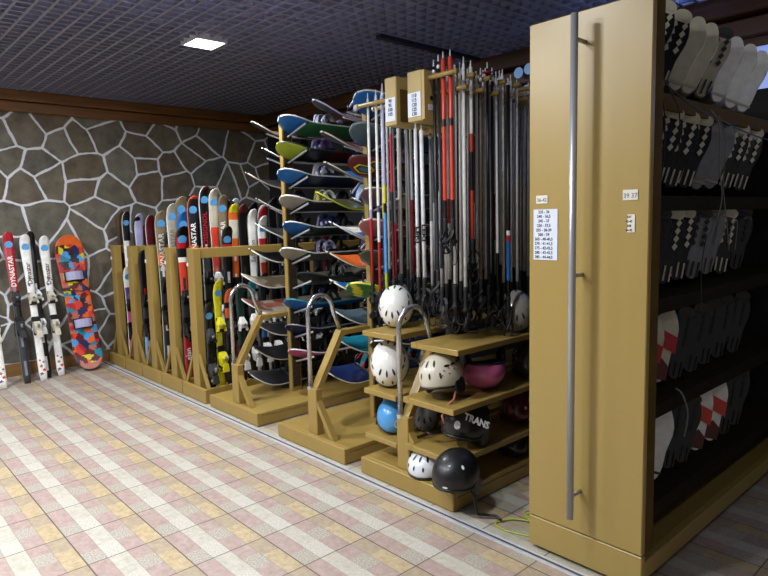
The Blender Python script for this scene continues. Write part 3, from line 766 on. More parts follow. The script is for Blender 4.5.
# pale mint deck lying on the base of rack B
o = thing('snowboard', 'pale mint snowboard nose resting low beside the helmet rack', 'snowboard', (-3.05, 2.78, .235), (R(-4), R(-12), 0), 'snowboards lying on the gold racks')
child('deck', Board(1.2, .24, .07).mesh(lambda d, u_: 'mint', lambda d, u_: 'mint', 'white'), o)
child('binding', binding_board('yellow', 'red'), o, (0, .4, .0125)); child('binding', binding_board('yellow', 'red'), o, (0, .82, .0125))

# orange snowboard on the stone wall: local nose at y=0 -> up
def wall_board():
    rnd = random.Random(3)
    cells = [(rnd.uniform(0, 1.46), rnd.uniform(-1, 1), rnd.choice(['redorange', 'orange', 'teal', 'darkred', 'navy', 'lightblue', 'flesh', 'orange', 'darkred', 'yellow', 'dark', 'red'])) for _ in range(130)]
    def top(d, u_):
        if d < .10 or d > 1.40: return 'orange' if d < .1 else 'flesh'
        return min(cells, key=lambda c: (c[0]-d)**2+((c[1]-u_)*.14)**2)[2]
    bd = Board(1.47, .30, .05)
    n = thing('snowboard', 'orange snowboard with colourful graphic leaning on the stone wall', 'snowboard')
    child('deck', bd.mesh(top, lambda d, u_: 'dark', 'orange', 110, 18), n)
    # local +y (towards tail) must point down the wall, local +z (top) to +X
    a = math.asin(.32/1.47)
    yv = Vector((math.sin(a), .035, -math.cos(a))).normalized(); zv = Vector((math.cos(a), 0, math.sin(a))); xv = yv.cross(zv).normalized(); zv = xv.cross(yv)
    n.matrix_world = Matrix(((xv.x, yv.x, zv.x, -7.345), (xv.y, yv.y, zv.y, 2.02), (xv.z, yv.z, zv.z, 1.45), (0, 0, 0, 1)))
    for dd in (.45, .97):
        b = MB().box(-.10, .10, -.055, .055, .012, .030, 0, bev=.005)
        rr = []
        for i in range(7):
            q = PI*i/6; rr.append([(-.075*math.cos(q)*1.15, -.045, .03+.045*math.sin(q)), (-.075*math.cos(q)*1.15, .045, .03+.045*math.sin(q)), (-.075*math.cos(q)*1.15, .045, .038+.05*math.sin(q)), (-.075*math.cos(q)*1.15, -.045, .038+.05*math.sin(q))])
        b.loft(rr, 1, smooth=False)
        b.build('binding', [pm('dark'), pm('lilac')], n, (0, dd, 0))
    s = MB().tube([(-.09, .58, .03), (-.14, .60, .05), (-.05, .63, .07), (.1, .60, .05), (.15, .58, .03)], .006, 6).build('leash', pm('dark'), n)
wall_board()

# ------------------------------------------------------------------ helmet and pole rack
HX = -2.465
def helmet_rack():
    t = thing('helmet_pole_rack', 'gold rack with helmet shelves below and pole arms above', 'rack', (HX, 2.35, 0))
    hw = .375; L = 2.1
    b = MB().box(-hw, hw, 0, .035, .005, .105, bev=.004); b.box(-hw, hw, .036, L, .075, .1035, bev=.004)
    b.box(hw-.03, hw, .036, L, .005, .074, bev=.003); b.box(-hw, -hw+.03, .036, L, .005, .074, bev=.003); b.build('base', GOLD, t)
    MB().box(-.09, .005, .04, .095, .104, .42, bev=.004).build('front_post', GOLD, t)
    MB().prism([(.006, .34), (.006, .29), (.13, .105), (.18, .105)], 'y', .045, .085).build('brace', GOLD, t)
    ar = MB().prism([(.062, .42), (.096, .395), (.305, .748), (.33, .755), (.33, .79), (.285, .79)], 'x', -.07, -.01)
    ar.box(-.07, -.01, .331, .40, .755, .79, bev=.003); ar.build('arm', GOLD, t)
    pts = [(-.07, .055, .405), (-.07, .055, .93)]
    for i in range(1, 13):
        a = PI*i/12; pts.append((-.07+.03*i/12, .155-.10*math.cos(a), .93+.115*math.sin(a)))
    pts.append((-.04, .305, .79))
    MB().tube(pts, .0155, 10).build('handle', CHROME, t)
    MB().box(-.088, -.052, .038, .075, .40, .43, bev=.004).build('handle_bracket', CHROME, t)
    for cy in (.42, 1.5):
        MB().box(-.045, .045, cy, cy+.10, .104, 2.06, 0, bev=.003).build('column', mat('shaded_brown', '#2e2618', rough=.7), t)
    for z in (.86, .545, .275):
        MB().box(-.02 if z > .8 else -.04, hw, .09 if z > .8 else .02 if z < .5 else .02, .418, z-.035, z, bev=.003).build('shelf', GOLDL if z > .8 else GOLD, t) if False else None
    # shelves, right tier (towards the cabinet) and left tier
    for z, y0 in ((.855, .08), (.555, .01), (.280, .02)):
        MB().box(.046, hw-(.025 if z > .8 else 0), y0, L, z-.032, z, bev=.003).build('shelf', GOLD, t)
        MB().box(-.0, .046, y0, .415, z-.032, z, bev=.002).build('shelf_edge', GOLD, t)
    for z, y0 in ((.885, .04), (.53, .04), (.25, .04)):
        MB().box(-hw, -.095, y0, L, z-.032, z, bev=.003).build('shelf', GOLD, t)
    # header beams with labels
    for k, (x0, x1) in enumerate(((-.245, -.15), (-.06, .05))):
        y0 = .15
        hb = MB().box(x0, x1, y0, L, 2.08, 2.35, 0, bev=.004)
        hb.build('header_beam', GOLDL, t)
        if k == 0:
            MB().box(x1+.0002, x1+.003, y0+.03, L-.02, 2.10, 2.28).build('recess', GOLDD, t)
        else:
            m = MB().prism([(y0+.001, 2.345), (y0+.02, 2.345), (y0+.12, 2.085), (y0+.001, 2.085)], 'x', x1+.0005, x1+.02)
            m.build('end_bracket', GOLDL, t)
            MB().disc((x1+.021, y0+.055, 2.20), .012, (1, 0, 0), 12).build('bolt_hole', pm('black'), t)
            MB().box(x1+.0205, x1+.022, y0+.03, y0+.09, 2.135, 2.165).build('sticker', PAPER, t)
        lab = MB().box(x0+.006, x1-.006, y0-.003, y0-.0005, 2.105, 2.235).build('paper_label', PAPER, t)
        xc = (x0+x1)/2
        for i, tx in enumerate(('110', '115', '120', '125', '130') if k else ('90', '95', '100', '105')):
            text_obj(tx, .027, INK, parent=lab, M=Matrix.Translation((xc, y0-.004, 2.217-.0245*i)) @ Matrix.Rotation(PI/2, 4, 'X'), bold=.0006)
    # arms
    for j in range(9):
        y = .19+.137*j
        a = MB().tube([(.05, y, 2.305), (.275, y, 2.305)], .0135, 8).build('pole_arm', GOLD, t)
        a = MB().tube([(.05, y+.075, 2.235), (.275, y+.075, 2.235)], .0125, 8).build('pole_arm', GOLD, t)
        if j < 7:
            a = MB().tube([(-.245, y+.04, 2.25), (-.575, y+.04, 2.25)], .0135, 8, 0)
            a.tube([(-.575, y+.04, 2.25), (-.59, y+.04, 2.25)], .017, 10, 1)
            a.build('pole_arm', [GOLD, pm('cream')], t)
    # struts that carry the beams on the columns
    for cy in (.42, 1.5):
        MB().box(-.245, .05, cy, cy+.1, 2.045, 2.0795, bev=.003).build('cross_bar', GOLD, t)
    return t
helmet_rack()

# ------------------------------------------------------------------ ski poles
GRIPM = {}
def grip_mesh():
    if 'g' not in GRIPM:
        b = MB(); prof = [(0, .011), (-.02, .013), (-.04, .0115), (-.06, .0135), (-.08, .012), (-.10, .014), (-.115, .014), (-.125, .021), (-.137, .022), (-.142, .012)]
        b.tube([(0, 0, z) for z, _ in prof], [r_ for _, r_ in prof], 10)
        GRIPM['g'] = b.mesh('grip', [RUB])
    return GRIPM['g']
def strap_mesh(k):
    key = 's%d' % k
    if key not in GRIPM:
        rnd = random.Random(k); b = MB(); n = 18; w = .016+.012*rnd.random(); h = .09+.08*rnd.random(); tw = rnd.uniform(-1, 1)
        ring = []
        for i in range(n+1):
            a = 2*PI*i/n; x = math.sin(a)*w*(1+.3*math.sin(2*a+tw)); z = -h*(1-math.cos(a))/2; y = .02*math.sin(a*2+tw)
            nx, nz = math.cos(a), math.sin(a)
            ring.append([(x-.002*nz, y-.008, z-.002*nx), (x-.002*nz, y+.008, z-.002*nx), (x+.002*nz, y+.008, z+.002*nx), (x+.002*nz, y-.008, z+.002*nx)])
        b.loft(ring, 0, cap=False, smooth=False)
        GRIPM[key] = b.mesh('strap', [mat('strap_web', '#17181c', rough=.6, var=.3)])
    return GRIPM[key]
SHC = {}
def pole(label, x, y, zt, zb, segs, lean=(0, 0), tipc='silver', basket=None, txt=None, tcol='black', rr=.0085, group='ski poles hanging upside down from the arms', detail=True):
    t = thing('ski_pole', label, 'ski pole', (x, y, zt), (lean[1], lean[0], random.uniform(-.4, .4)), group)
    L = zt-zb; names = [c for _, c in segs]; zs = [0, -.03]; rs = [.003, .004]; mis = []
    # segs: list of (fraction from top, colour)
    pts = [(0, 0, 0), (0, 0, -.035)]; rad = [.0025, .0045]; mi = [0]
    mats = [pm(tipc)]; last = -.035
    n = 0
    for fr_, c in segs:
        z = -L*fr_; mats.append(pm(c, .28)); n += 1
        pts.append((0, 0, last-.001)); rad.append(.0072+.0026*min(1, (-last)/.5) if rr < .01 else rr); mi.append(n)
        pts.append((0, 0, z)); rad.append(.0072+.0026*min(1, (-z)/.5) if rr < .01 else rr); mi.append(n); last = z
    if (tuple(segs), round(L, 2), rr, tipc) in SHC: me = SHC[(tuple(segs), round(L, 2), rr, tipc)]
    else:
        me = MB().tube(pts, rad, 8, mi).mesh('shaft', mats); SHC[(tuple(segs), round(L, 2), rr, tipc)] = me
    child('shaft', me, t)
    child('grip', grip_mesh(), t, (0, 0, last+.01))
    if detail: child('strap', strap_mesh(random.randrange(6)), t, (0, 0, last-.09), (0, 0, random.uniform(0, 6)))
    if detail: child('strap', strap_mesh(6+random.randrange(5)), t, (0, 0, last-.05), (.3, 0, random.uniform(0, 6)))
    if basket:
        b = MB().tube([(0, 0, -.05), (0, 0, -.056), (0, 0, -.062)], [.008, .036, .010], 14)
        b.build('basket', pm(basket), t)
    else:
        child('ferrule', FER, t)
    if txt:
        o = text_obj(txt, .052, pm(tcol), parent=t, M=Matrix.Translation((0, -rr-.0016, -L*.60)) @ Matrix.Rotation(-R(0), 4, 'Z') @ Matrix.Rotation(PI/2, 4, 'X') @ Matrix.Rotation(-PI/2, 4, 'Z') @ Matrix.Diagonal((1, .5, 1, 1)), bold=.0018)
        t.rotation_euler[2] = R(40)
    return t
FER = MB().tube([(0, 0, -.045), (0, 0, -.06), (0, 0, -.075)], [.005, .010, .007], 8).mesh('ferrule', [pm('silver')])
ORD = ['first', 'second', 'third', 'fourth', 'fifth', 'sixth', 'seventh', 'eighth', 'ninth', 'tenth']
yl = [2.58+.137*(j//2)+.070*(j % 2) for j in range(7)]; yr = [2.54+.137*(j//2)+.078*(j % 2) for j in range(9)]
left = [  # x, row, segs, zt, zb, look
 (-2.98, 0, [(.52, 'white'), (.56, 'lilac'), (.86, 'red')], 2.325, .95, 'white pole with red lower band, outermost on the left arm'),
 (-2.905, 0, [(.50, 'white'), (.53, 'purple'), (.66, 'white'), (.88, 'red')], 2.335, .93, 'white pole with red lower band, second on the left arm'),
 (-2.845, 0, [(.42, 'lilac'), (.50, 'yellow'), (.54, 'black'), (.80, 'lightblue'), (.88, 'lime')], 2.36, .93, 'silver pole changing to yellow then blue, left group'),
 (-2.78, 0, [(.2, 'grey'), (.45, 'red'), (.6, 'dark'), (.84, 'darkred')], 2.33, .95, 'thin red and dark pole under the left header beam'),
 (-2.93, 1, [(.5, 'silver'), (.57, 'yellow'), (.82, 'purple')], 2.35, .95, 'white pole with yellow ring and purple grip end'),
 (-2.84, 1, [(.6, 'grey'), (.85, 'red')], 2.34, .98, 'grey pole with a red printed lower shaft'),
 (-2.77, 1, [(.85, 'greybeige')], 2.33, 1.0, 'grey beige pole behind the left label'),
 (-2.96, 2, [(.85, 'silver')], 2.33, 1.02, 'silver pole third row on the left arms'),
 (-2.86, 2, [(.5, 'white'), (.85, 'mauve')], 2.34, 1.0, 'white pole with mauve lower part, left arms'),
 (-2.78, 2, [(.85, 'grey')], 2.34, .96, 'plain grey pole third row near the left beam'),
 (-2.92, 3, [(.86, 'dark')], 2.33, 1.0, 'dark pole fourth row on the left arms'),
 (-2.82, 3, [(.5, 'silver'), (.86, 'red')], 2.33, 1.0, 'silver pole with red lower half, fourth row left'),
 (-2.93, 4, [(.86, 'greybeige')], 2.33, 1.02, 'beige pole fifth row on the left arms'),
 (-2.82, 4, [(.86, 'black')], 2.33, 1.0, 'black pole fifth row on the left arms'),
 (-2.88, 5, [(.86, 'silver')], 2.33, 1.0, 'silver pole sixth row on the left arms'),
]
for x, j, segs, zt, zb, lb in left:
    pole(lb, x, yl[j]+.026, zt, zb, tuple(segs), (random.uniform(-.01, .01), random.uniform(-.008, .008)))
# poles between the two header beams, the big silver ones
mid = [(-2.585, 2.62, [(.84, 'silver')], 2.10, 1.02, 'LEKI', 'big silver pole with black name, left of the pair between the beams', .0105),
       (-2.565, 2.72, [(.5, 'grey'), (.86, 'silver')], 2.08, .98, None, 'slim silver pole between the two header beams', .0085),
       (-2.60, 2.90, [(.86, 'silver')], 2.08, 1.0, 'LEKI', 'silver pole with black name, behind the big one', .0105),
       (-2.58, 3.0, [(.86, 'greybeige')], 2.08, 1.0, None, 'grey pole deeper between the beams', .0085),
       (-2.48, 2.56, [(.86, 'silver')], 2.075, 1.06, 'LEKI', 'big silver pole with black name, under the right label', .011),
       (-2.44, 2.66, [(.35, 'black'), (.84, 'silver')], 2.075, 1.0, 'LEKI', 'silver pole with black upper shaft beside the dark poles', .0095),
       (-2.50, 2.74, [(.86, 'purple')], 2.075, 1.0, None, 'purple pole hanging below the right header beam', .0085)]
for x, y, segs, zt, zb, tx, lb, rr in mid:
    pole(lb, x, y, zt, zb, tuple(segs), (random.uniform(-.01, .01), 0), txt=tx, rr=rr)
right = [
 (-2.385, 0, [(.55, 'black'), (.85, 'charcoal')], 2.40, 1.05, 'black pole closest to the right label', {}),
 (-2.35, 0, [(.80, 'dark'), (.88, 'grey')], 2.42, .98, 'black pole second from the right label', {}),
 (-2.315, 0, [(.27, 'redorange'), (.30, 'black'), (.60, 'redorange'), (.68, 'black')], 2.43, 1.12, 'left of the two bright red poles', dict(rr=.0115)),
 (-2.265, 0, [(.27, 'redorange'), (.30, 'black'), (.60, 'redorange'), (.68, 'black')], 2.43, 1.12, 'right of the two bright red poles', dict(rr=.0115)),
 (-2.36, 1, [(.52, 'white'), (.62, 'red'), (.86, 'white')], 2.36, 1.0, 'white pole with red print just right of the red pair', dict(rr=.0095)),
 (-2.30, 1, [(.86, 'white')], 2.37, .95, 'silver pole second row beside the red pair', dict(rr=.0095)),
 (-2.24, 1, [(.6, 'white'), (.86, 'silver')], 2.40, .95, 'tall silver grey pole, second row outer end', {}),
 (-2.36, 2, [(.4, 'white'), (.45, 'darkgreen'), (.88, 'white')], 2.39, .9, 'white pole with a green ring, third row', {}),
 (-2.30, 2, [(.88, 'white')], 2.36, 1.0, 'plain white pole, third row middle', {}),
 (-2.24, 2, [(.28, 'white'), (.35, 'redorange'), (.5, 'black'), (.7, 'redorange')], 2.39, 1.0, 'white pole with two red bands, left of the blue one', dict(rr=.010)),
 (-2.36, 3, [(.48, 'lightblue'), (.62, 'silver'), (.86, 'lightblue')], 2.36, .95, 'light blue pole between two red banded ones', dict(rr=.011)),
 (-2.30, 3, [(.28, 'white'), (.36, 'redorange'), (.46, 'navy'), (.7, 'redorange')], 2.38, 1.0, 'white pole with two red bands, right of the blue one', dict(rr=.010)),
 (-2.235, 3, [(.86, 'tan')], 2.36, 1.0, 'tan coloured pole, fourth row outer end', {}),
 (-2.36, 4, [(.86, 'white')], 2.34, 1.0, 'white pole, fifth row inner end', {}),
 (-2.30, 4, [(.86, 'dark')], 2.34, 1.0, 'dark pole, fifth row middle', {}),
 (-2.235, 4, [(.86, 'black')], 2.40, .95, 'black pole with a red basket', dict(basket='red')),
 (-2.36, 5, [(.86, 'charcoal')], 2.36, .9, 'charcoal pole, sixth row inner end', {}),
 (-2.30, 5, [(.45, 'black'), (.5, 'red'), (.75, 'white')], 2.34, 1.0, 'black pole with white lettered lower shaft, sixth row', dict(txt=None)),
 (-2.235, 5, [(.70, 'white'), (.86, 'black')], 2.36, .9, 'white pole with black lower end, sixth row outer end', {}),
 (-2.36, 6, [(.86, 'white')], 2.34, 1.0, 'white pole, seventh row inner end', {}),
 (-2.30, 6, [(.5, 'white'), (.7, 'red'), (.86, 'white')], 2.36, 1.0, 'white pole with long red mark, seventh row', {}),
 (-2.235, 6, [(.4, 'white'), (.86, 'cream')], 2.38, .95, 'white pole, seventh row outer end', dict(rr=.0095)),
 (-2.36, 7, [(.86, 'white')], 2.34, 1.0, 'white pole, eighth row inner end', {}),
 (-2.30, 7, [(.5, 'white'), (.65, 'redorange'), (.86, 'white')], 2.38, 1.0, 'white pole with orange mark, eighth row', {}),
 (-2.235, 7, [(.86, 'white')], 2.36, .95, 'white pole, eighth row outer end', dict(rr=.0095)),
 (-2.36, 8, [(.86, 'silver')], 2.34, 1.0, 'silver pole, ninth row inner end', {}),
 (-2.30, 8, [(.6, 'white'), (.75, 'flesh'), (.86, 'white')], 2.36, 1.0, 'white pole with salmon band, ninth row', {}),
 (-2.235, 8, [(.86, 'white')], 2.34, .95, 'white pole last on the arms beside the cabinet', {}),
]
for x, j, segs, zt, zb, lb, kw in right:
    pole(lb, x, yr[j]+.026, zt, zb, tuple(segs), (random.uniform(-.010, .010), random.uniform(-.004, .004)), **kw)
for k in range(16):
    j = 1+k//2; c = ['white', 'silver', 'black', 'white', 'silver', 'dark'][k % 6]
    pole({'white': 'slim plain white', 'silver': 'slim plain silver', 'black': 'slim plain black', 'dark': 'slim dark grey'}[c]+' pole squeezed between the banded ones on the right arms', (-2.335, -2.27)[k % 2]+random.uniform(-.006, .006), yr[j]-.026, 2.33+.06*random.random(), .98+.1*random.random(), ((.86, c),), (random.uniform(-.008, .008), 0), detail=False, group=c+' slim poles on the right arms')
# the blue ended black pole in front of the dark poles
pole('black pole with a bright blue sleeve and red ring, grip down by the shelf', -2.16, 2.93, 2.31, .95, ((.62, 'black'), (.64, 'white'), (.665, 'red'), (.83, 'blue'), (.9, 'black')), rr=.012)
for k in range(12):
    pole(['silver', 'white', 'grey', 'black'][k % 4]+' coloured plain pole in the rear crowd behind the front rows', -2.39+.075*(k % 3)+random.uniform(-.01, .01), 3.17+.055*(k//1)*.6, 2.34, .98+.08*random.random(), ((.86, ['silver', 'white', 'greybeige', 'black'][k % 4]),), detail=False, group=['silver', 'white', 'grey', 'black'][k % 4]+' poles of the rear crowd')
for k in range(8):
    pole('silver grey pole in the rear of the left arms', -2.96+.07*(k % 3), 3.02+.07*k, 2.30, 1.0, ((.5, 'grey'), (.86, ['grey', 'silver'][k % 2])), group='poles in the rear of the left arms')
for k in range(16):
    pole('dark pole deep in the crowd of hanging poles', -2.40+.165*(k % 2)+random.uniform(-.01, .01), 3.72+.05*k, 2.22, .95+.1*random.random(), ((.86, ['black', 'dark', 'charcoal'][k % 3]),), detail=(k < 8), group='dark poles deep in the crowd')

# ------------------------------------------------------------------ helmets
def helmet(label, loc, rot, col, vents='black', inner='black', sc=1., strap=None, decal=None, earcup=True, hs=.92, rough=.25, nv=1, trim='dark', name='ski_helmet'):
    t = thing(name, label, 'helmet', loc, tuple(R(a) for a in rot), 'ski helmets on the shelves')
    a_, b_, h_ = .112*sc, .138*sc, .135*sc*hs
    nr, ns = 14, 32
    def surf(ph, th, k=1.):
        # ph: 0 crown .. 1 rim ; th angle
        drop = .22 + .14*max(0, math.sin(th)) + .20*abs(math.cos(th))**3
        e = ph*(PI/2+drop)
        x = a_*math.sin(e)**.92*math.cos(th)*k; y = b_*math.sin(e)**.92*math.sin(th)*k; z = h_*math.cos(e)*k
        return Vector((x, y, z))
    rings = [[surf(i/nr, 2*PI*j/ns) for j in range(ns)] for i in range(1, nr+1)]
    inn = [[surf(i/nr, 2*PI*j/ns, .90) for j in range(ns)] for i in range(nr, 0, -1)]
    m = MB(); rr = [[surf(.01, 2*PI*j/ns) for j in range(ns)]]+rings+inn
    m.loft(rr, lambda i, k: 0 if i < nr else 1, smooth=True)
    m.build('shell', [mat('shell_'+col+str(rough), P[col], rough=rough, var=.04, coat=.3), pm(inner, .8)], t)
    rm = MB().tube([surf(1, 2*PI*j/ns, .975) for j in range(ns)], .0085*sc, 6, closed=True); rm.build('rim', pm(trim, .6), t)
    def slot(ph, th, lp, lt, m_, mi=0, k=1.012):
        c = []
        for q in range(12):
            an = 2*PI*q/12; c.append(surf(ph+lp*math.cos(an), th+lt*math.sin(an), k))
        m_.add(c, [tuple(range(12))], mi); 
    if nv:
        spots_ = []
        for th0 in (-90, 90):
            spots_ += [(.40, th0+dth, .10, .075) for dth in (-30, 0, 30)] + [(.70, th0+dth, .075, .05) for dth in (-44, -15, 15, 44)]
        for th0 in (0, 180): spots_ += [(.50, th0+k*22, .03, .16) for k in (-1, 0, 1)]
        for a1, a2, a3, a4 in spots_:
            v = MB(); slot(a1, R(a2), a3, a4, v); v.build('vent', pm(vents, .8), t)
    if earcup:
        for s in (-1, 1):
            e = MB()
            c = Vector((s*a_*.86, .01, -.055*sc)); e.loft([[c+Vector((s*(.012-.010*abs(q)), math.cos(w_)*.045*sc*(1-.25*abs(q)), math.sin(w_)*.052*sc*(1-.25*abs(q)))) + Vector((s*.012*q, 0, 0)) for w_ in [2*PI*i/14 for i in range(14)]] for q in (-1, 0, 1)], 0)
            e.build('ear_pad', pm('dark', .8), t)
    if strap:
        MB().tube([Vector(p) for p in strap[1]], .007, 6).build('strap', pm(strap[0], .7), t)
    if decal: decal(t, surf, slot)
    settle(t, min((ZL1, ZL2, ZL3, .104) if loc[0] < -2.5 else (ZR1, ZR2, ZR3, .104), key=lambda q: abs(q-(loc[2]-.10))))
    return t
ZL1, ZL2, ZL3 = .885, .53, .25; ZR1, ZR2, ZR3 = .855, .555, .280
def stripes(c, th0=-90):
    def f_(t, surf, slot):
        for dth in (-60, 62):
            v = MB(); slot(.62, R(th0+dth), .32, .07, v, 0, 1.010)
            v.build('stripe', pm(c), t)
    return f_
helmet('white helmet with black stripes, top left shelf under the poles', (-2.76, 2.60, ZL1+.125), (62, 0, 35), 'white', decal=stripes('black'), sc=.95)
helmet('white vented helmet on the middle left shelf', (-2.755, 2.53, ZL2+.135), (60, 0, 40), 'white', sc=1.05, trim='dark', decal=None)
def blot(c, pts):
    def f_(t, surf, slot):
        v = MB()
        for ph, th, a, b in pts: slot(ph, R(th), a, b, v, 0, 1.011)
        v.build('printed_pattern', pm(c), t)
    return f_
helmet('white helmet with violet print behind the steel tube', (-2.64, 2.82, ZL2+.12), (50, 0, 30), 'white', decal=blot('purple', [(.55, -90, .1, .2), (.7, -60, .08, .1), (.7, -115, .06, .1)]), sc=.95)
def red_print(t, surf, slot):
    v = MB()
    for ph, th in ((.50, -8), (.56, -20), (.62, -5), (.68, -22), (.60, -34), (.7, -42), (.55, 8), (.66, 10)): slot(ph, R(th), .018, .06, v, 0, 1.011)
    v.build('printed_pattern', pm('flesh'), t)
helmet('cream helmet with reddish print and brown chin strap', (-2.30, 2.50, ZR2+.085), (8, -8, 5), 'cream', decal=red_print, strap=('flesh', [(.10, -.03, -.08), (.11, -.07, -.11), (.09, -.12, -.13), (.08, -.16, -.17), (.09, -.165, -.21)]), sc=1.03)
helmet('pink helmet lying upside down on the right shelf', (-2.25, 2.80, ZR2+.145), (172, 0, 60), 'pink', nv=0, sc=1.15, hs=.72)
helmet('bright blue helmet with a white sticker, lower left shelf', (-2.735, 2.53, ZL3+.135), (30, 8, 48), 'lightblue', nv=0, decal=blot('white', [(.62, -70, .14, .28)]), sc=.88, strap=('dark', [(.09, -.02, -.08), (.10, -.05, -.14), (.10, -.05, -.22), (.11, -.04, -.30)]))
helmet('round grey helmet behind the short post', (-2.60, 2.68, ZL3+.12), (58, 0, 40), 'grey', sc=.9)
def trans(t, surf, slot):
    c = surf(.66, R(-8), 1.03)
    text_obj('TRANS', .052, pm('white'), parent=t, M=Matrix.Translation(surf(.60, R(-28), 1.035)) @ Euler((R(62), R(28), R(50))).to_matrix().to_4x4(), bold=.002)
    v = MB(); slot(.72, R(28), .06, .08, v, 0, 1.012); slot(.7, R(-75), .09, .14, v, 0, 1.012); v.build('sticker', pm('silver'), t)
helmet('matt black helmet with white lettering, second shelf from the floor', (-2.21, 2.60, ZR3+.085), (6, 6, 10), 'black', rough=.4, decal=trans, nv=0, sc=1.15, strap=('black', [(-.10, -.04, -.07), (-.13, -.10, -.075), (-.16, -.13, -.075), (-.19, -.12, -.072)]))
helmet('silver white helmet on the base behind the brace', (-2.385, 2.47, .103+.08), (6, 0, 20), 'silver', sc=1.0, hs=.72, earcup=False)
def shin(t, surf, slot):
    v = MB(); slot(.45, R(-35), .05, .07, v, 0, 1.012); slot(.9, R(-85), .03, .12, v, 0, 1.012); v.build('sticker', pm('white'), t)
helmet('glossy black helmet at the front corner of the base', (-2.09, 2.375, .103+.080), (8, 0, 15), 'black', rough=.42, nv=0, decal=shin, sc=1.08, hs=.82, strap=('black', [(.09, -.02, -.05), (.115, -.04, -.10), (.12, -.04, -.15), (.13, -.04, -.190), (.17, -.02, -.196), (.21, .0, -.202), (.25, -.03, -.195)]))
helmet('dark grey helmet with white stripe, far on the second shelf', (-2.22, 3.22, ZR2+.12), (20, 0, 20), 'charcoal', decal=stripes('silver'), sc=.95)
helmet('dark red patterned helmet, far on the third shelf', (-2.24, 3.12, ZR3+.11), (15, 0, 40), 'darkred', decal=blot('silver', [(.6, -60, .05, .1), (.7, -30, .04, .1), (.5, -20, .05, .1)]), sc=.9)
helmet('beige helmet with blue badge under the poles', (-2.22, 3.08, ZR1+.10), (55, 0, 40), 'greybeige', decal=stripes('navy'), sc=.95)
helmet('black helmet in the shade, rear of the left middle shelf', (-2.70, 3.05, ZL2+.12), (20, 0, 20), 'dark', nv=0)
helmet('black helmet in the shade, rear of the base', (-2.22, 3.05, .103+.08), (0, 0, 70), 'dark', nv=0, sc=.75, earcup=False)
helmet('dark helmet in the shade, rear of the left low shelf', (-2.72, 2.95, ZL3+.11), (10, 0, 0), 'charcoal', nv=0)

# ------------------------------------------------------------------ shoe cabinet
def cabinet():
    t = thing('boot_cabinet', 'tall gold pull-out boot cabinet with long steel handle', 'cabinet', (-1.35, 2.35, 0))
    hw = .27; L = 2.15
    MB().box(-hw, hw, 0, .03, .165, 2.36, bev=.004).build('front_panel', GOLDP, t)
    MB().box(-hw, hw, .002, .032, .02, .160, bev=.004).build('plinth', GOLDP, t)
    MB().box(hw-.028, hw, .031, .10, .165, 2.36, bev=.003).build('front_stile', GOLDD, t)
    b = MB().box(hw-.04, hw, .033, L, .05, .13, bev=.004); b.box(-hw, -hw+.04, .033, L, .05, .13, bev=.004); b.box(-hw+.04, hw-.04, .033, L, .06, .09)
    b.build('base_frame', GOLD, t)
    MB().box(-.245, -.225, .031, L, .10, 2.20).build('side_panel', mat('shaded_board', '#1b1a19', rough=.8), t)  # inside boards darkened in colour for the unlit cabinet interior
    for y0 in (L-.06,): MB().box(-hw, hw, y0, L, .131, 2.30, bev=.003).build('rear_panel', mat('shaded_board', '#1b1a19'), t)
    for k, z in enumerate((2.04, 1.63, 1.20, .75, .31)):
        for s in (1,):
            x0, x1 = sorted((-.22, s*(hw-.075)))
            MB().box(x0, x1, .101, L-.061, z-.03, z-.012, bev=.002).build('shelf', GOLDD if k < 1 else mat('shaded_shelf', '#2a251c', rough=.8, spec=.05), t)  # lower shelves carry the cabinet's shade in their colour
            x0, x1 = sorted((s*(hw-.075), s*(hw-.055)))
            MB().box(x0, x1, .101, L-.061, z-.075, z-.012, bev=.002).build('shelf_lip', GOLDD if k < 1 else mat('shaded_shelf', '#2a251c', rough=.8, spec=.05), t)
    h = MB().tube([(-.007, -.08, .26), (-.007, -.08, 2.33)], .0150, 14)
    hd = h.build('handle', STEEL, t)
    for z in (.357, 1.30, 2.235): MB().tube([(-.007, -.066, z), (-.007, -.001, z)], .009, 10).build('bracket', STEEL, hd)
    # papers
    yy = -.002
    def paper(x0, x1, z0, z1, lines, size, col=INK, w=None):
        o = MB().box(x0, x1, yy-.001, yy, z0, z1).build('paper_note', w or PAPER, t); n = len(lines)
        for i, l_ in enumerate(lines):
            text_obj(l_, size, col, parent=o, M=Matrix.Translation(((x0+x1)/2-(.008 if n > 3 else 0), yy-.0015, z1-(i+.6)*(z1-z0)/n*.98)) @ Matrix.Rotation(PI/2, 4, 'X'), bold=.0003, xs=.95)
    paper(-.245, -.125, 1.355, 1.575, ['235 - 36', '240 - 36,5', '245 - 37', '250 - 37,5', '255 - 38-39', '260 - 39', '265 - 40-40,5', '270 - 41-41,5', '275 - 42-42,5', '280 - 43-43,5', '285 - 44-44,5'], .0175)
    WP = mat('paper_white', '#e6e2d4', rough=.8, var=.03); G2 = mat('pencil', '#7d8494', rough=.8)
    paper(-.232, -.175, 1.60, 1.635, ['36-42'], .022, G2, WP)
    paper(.165, .225, 1.60, 1.640, ['39 37'], .026, G2, WP)
    paper(.185, .215, 1.475, 1.545, ['337', '42-43', '338', '44-45'], .0125, INK, WP)
    return t
cabinet()

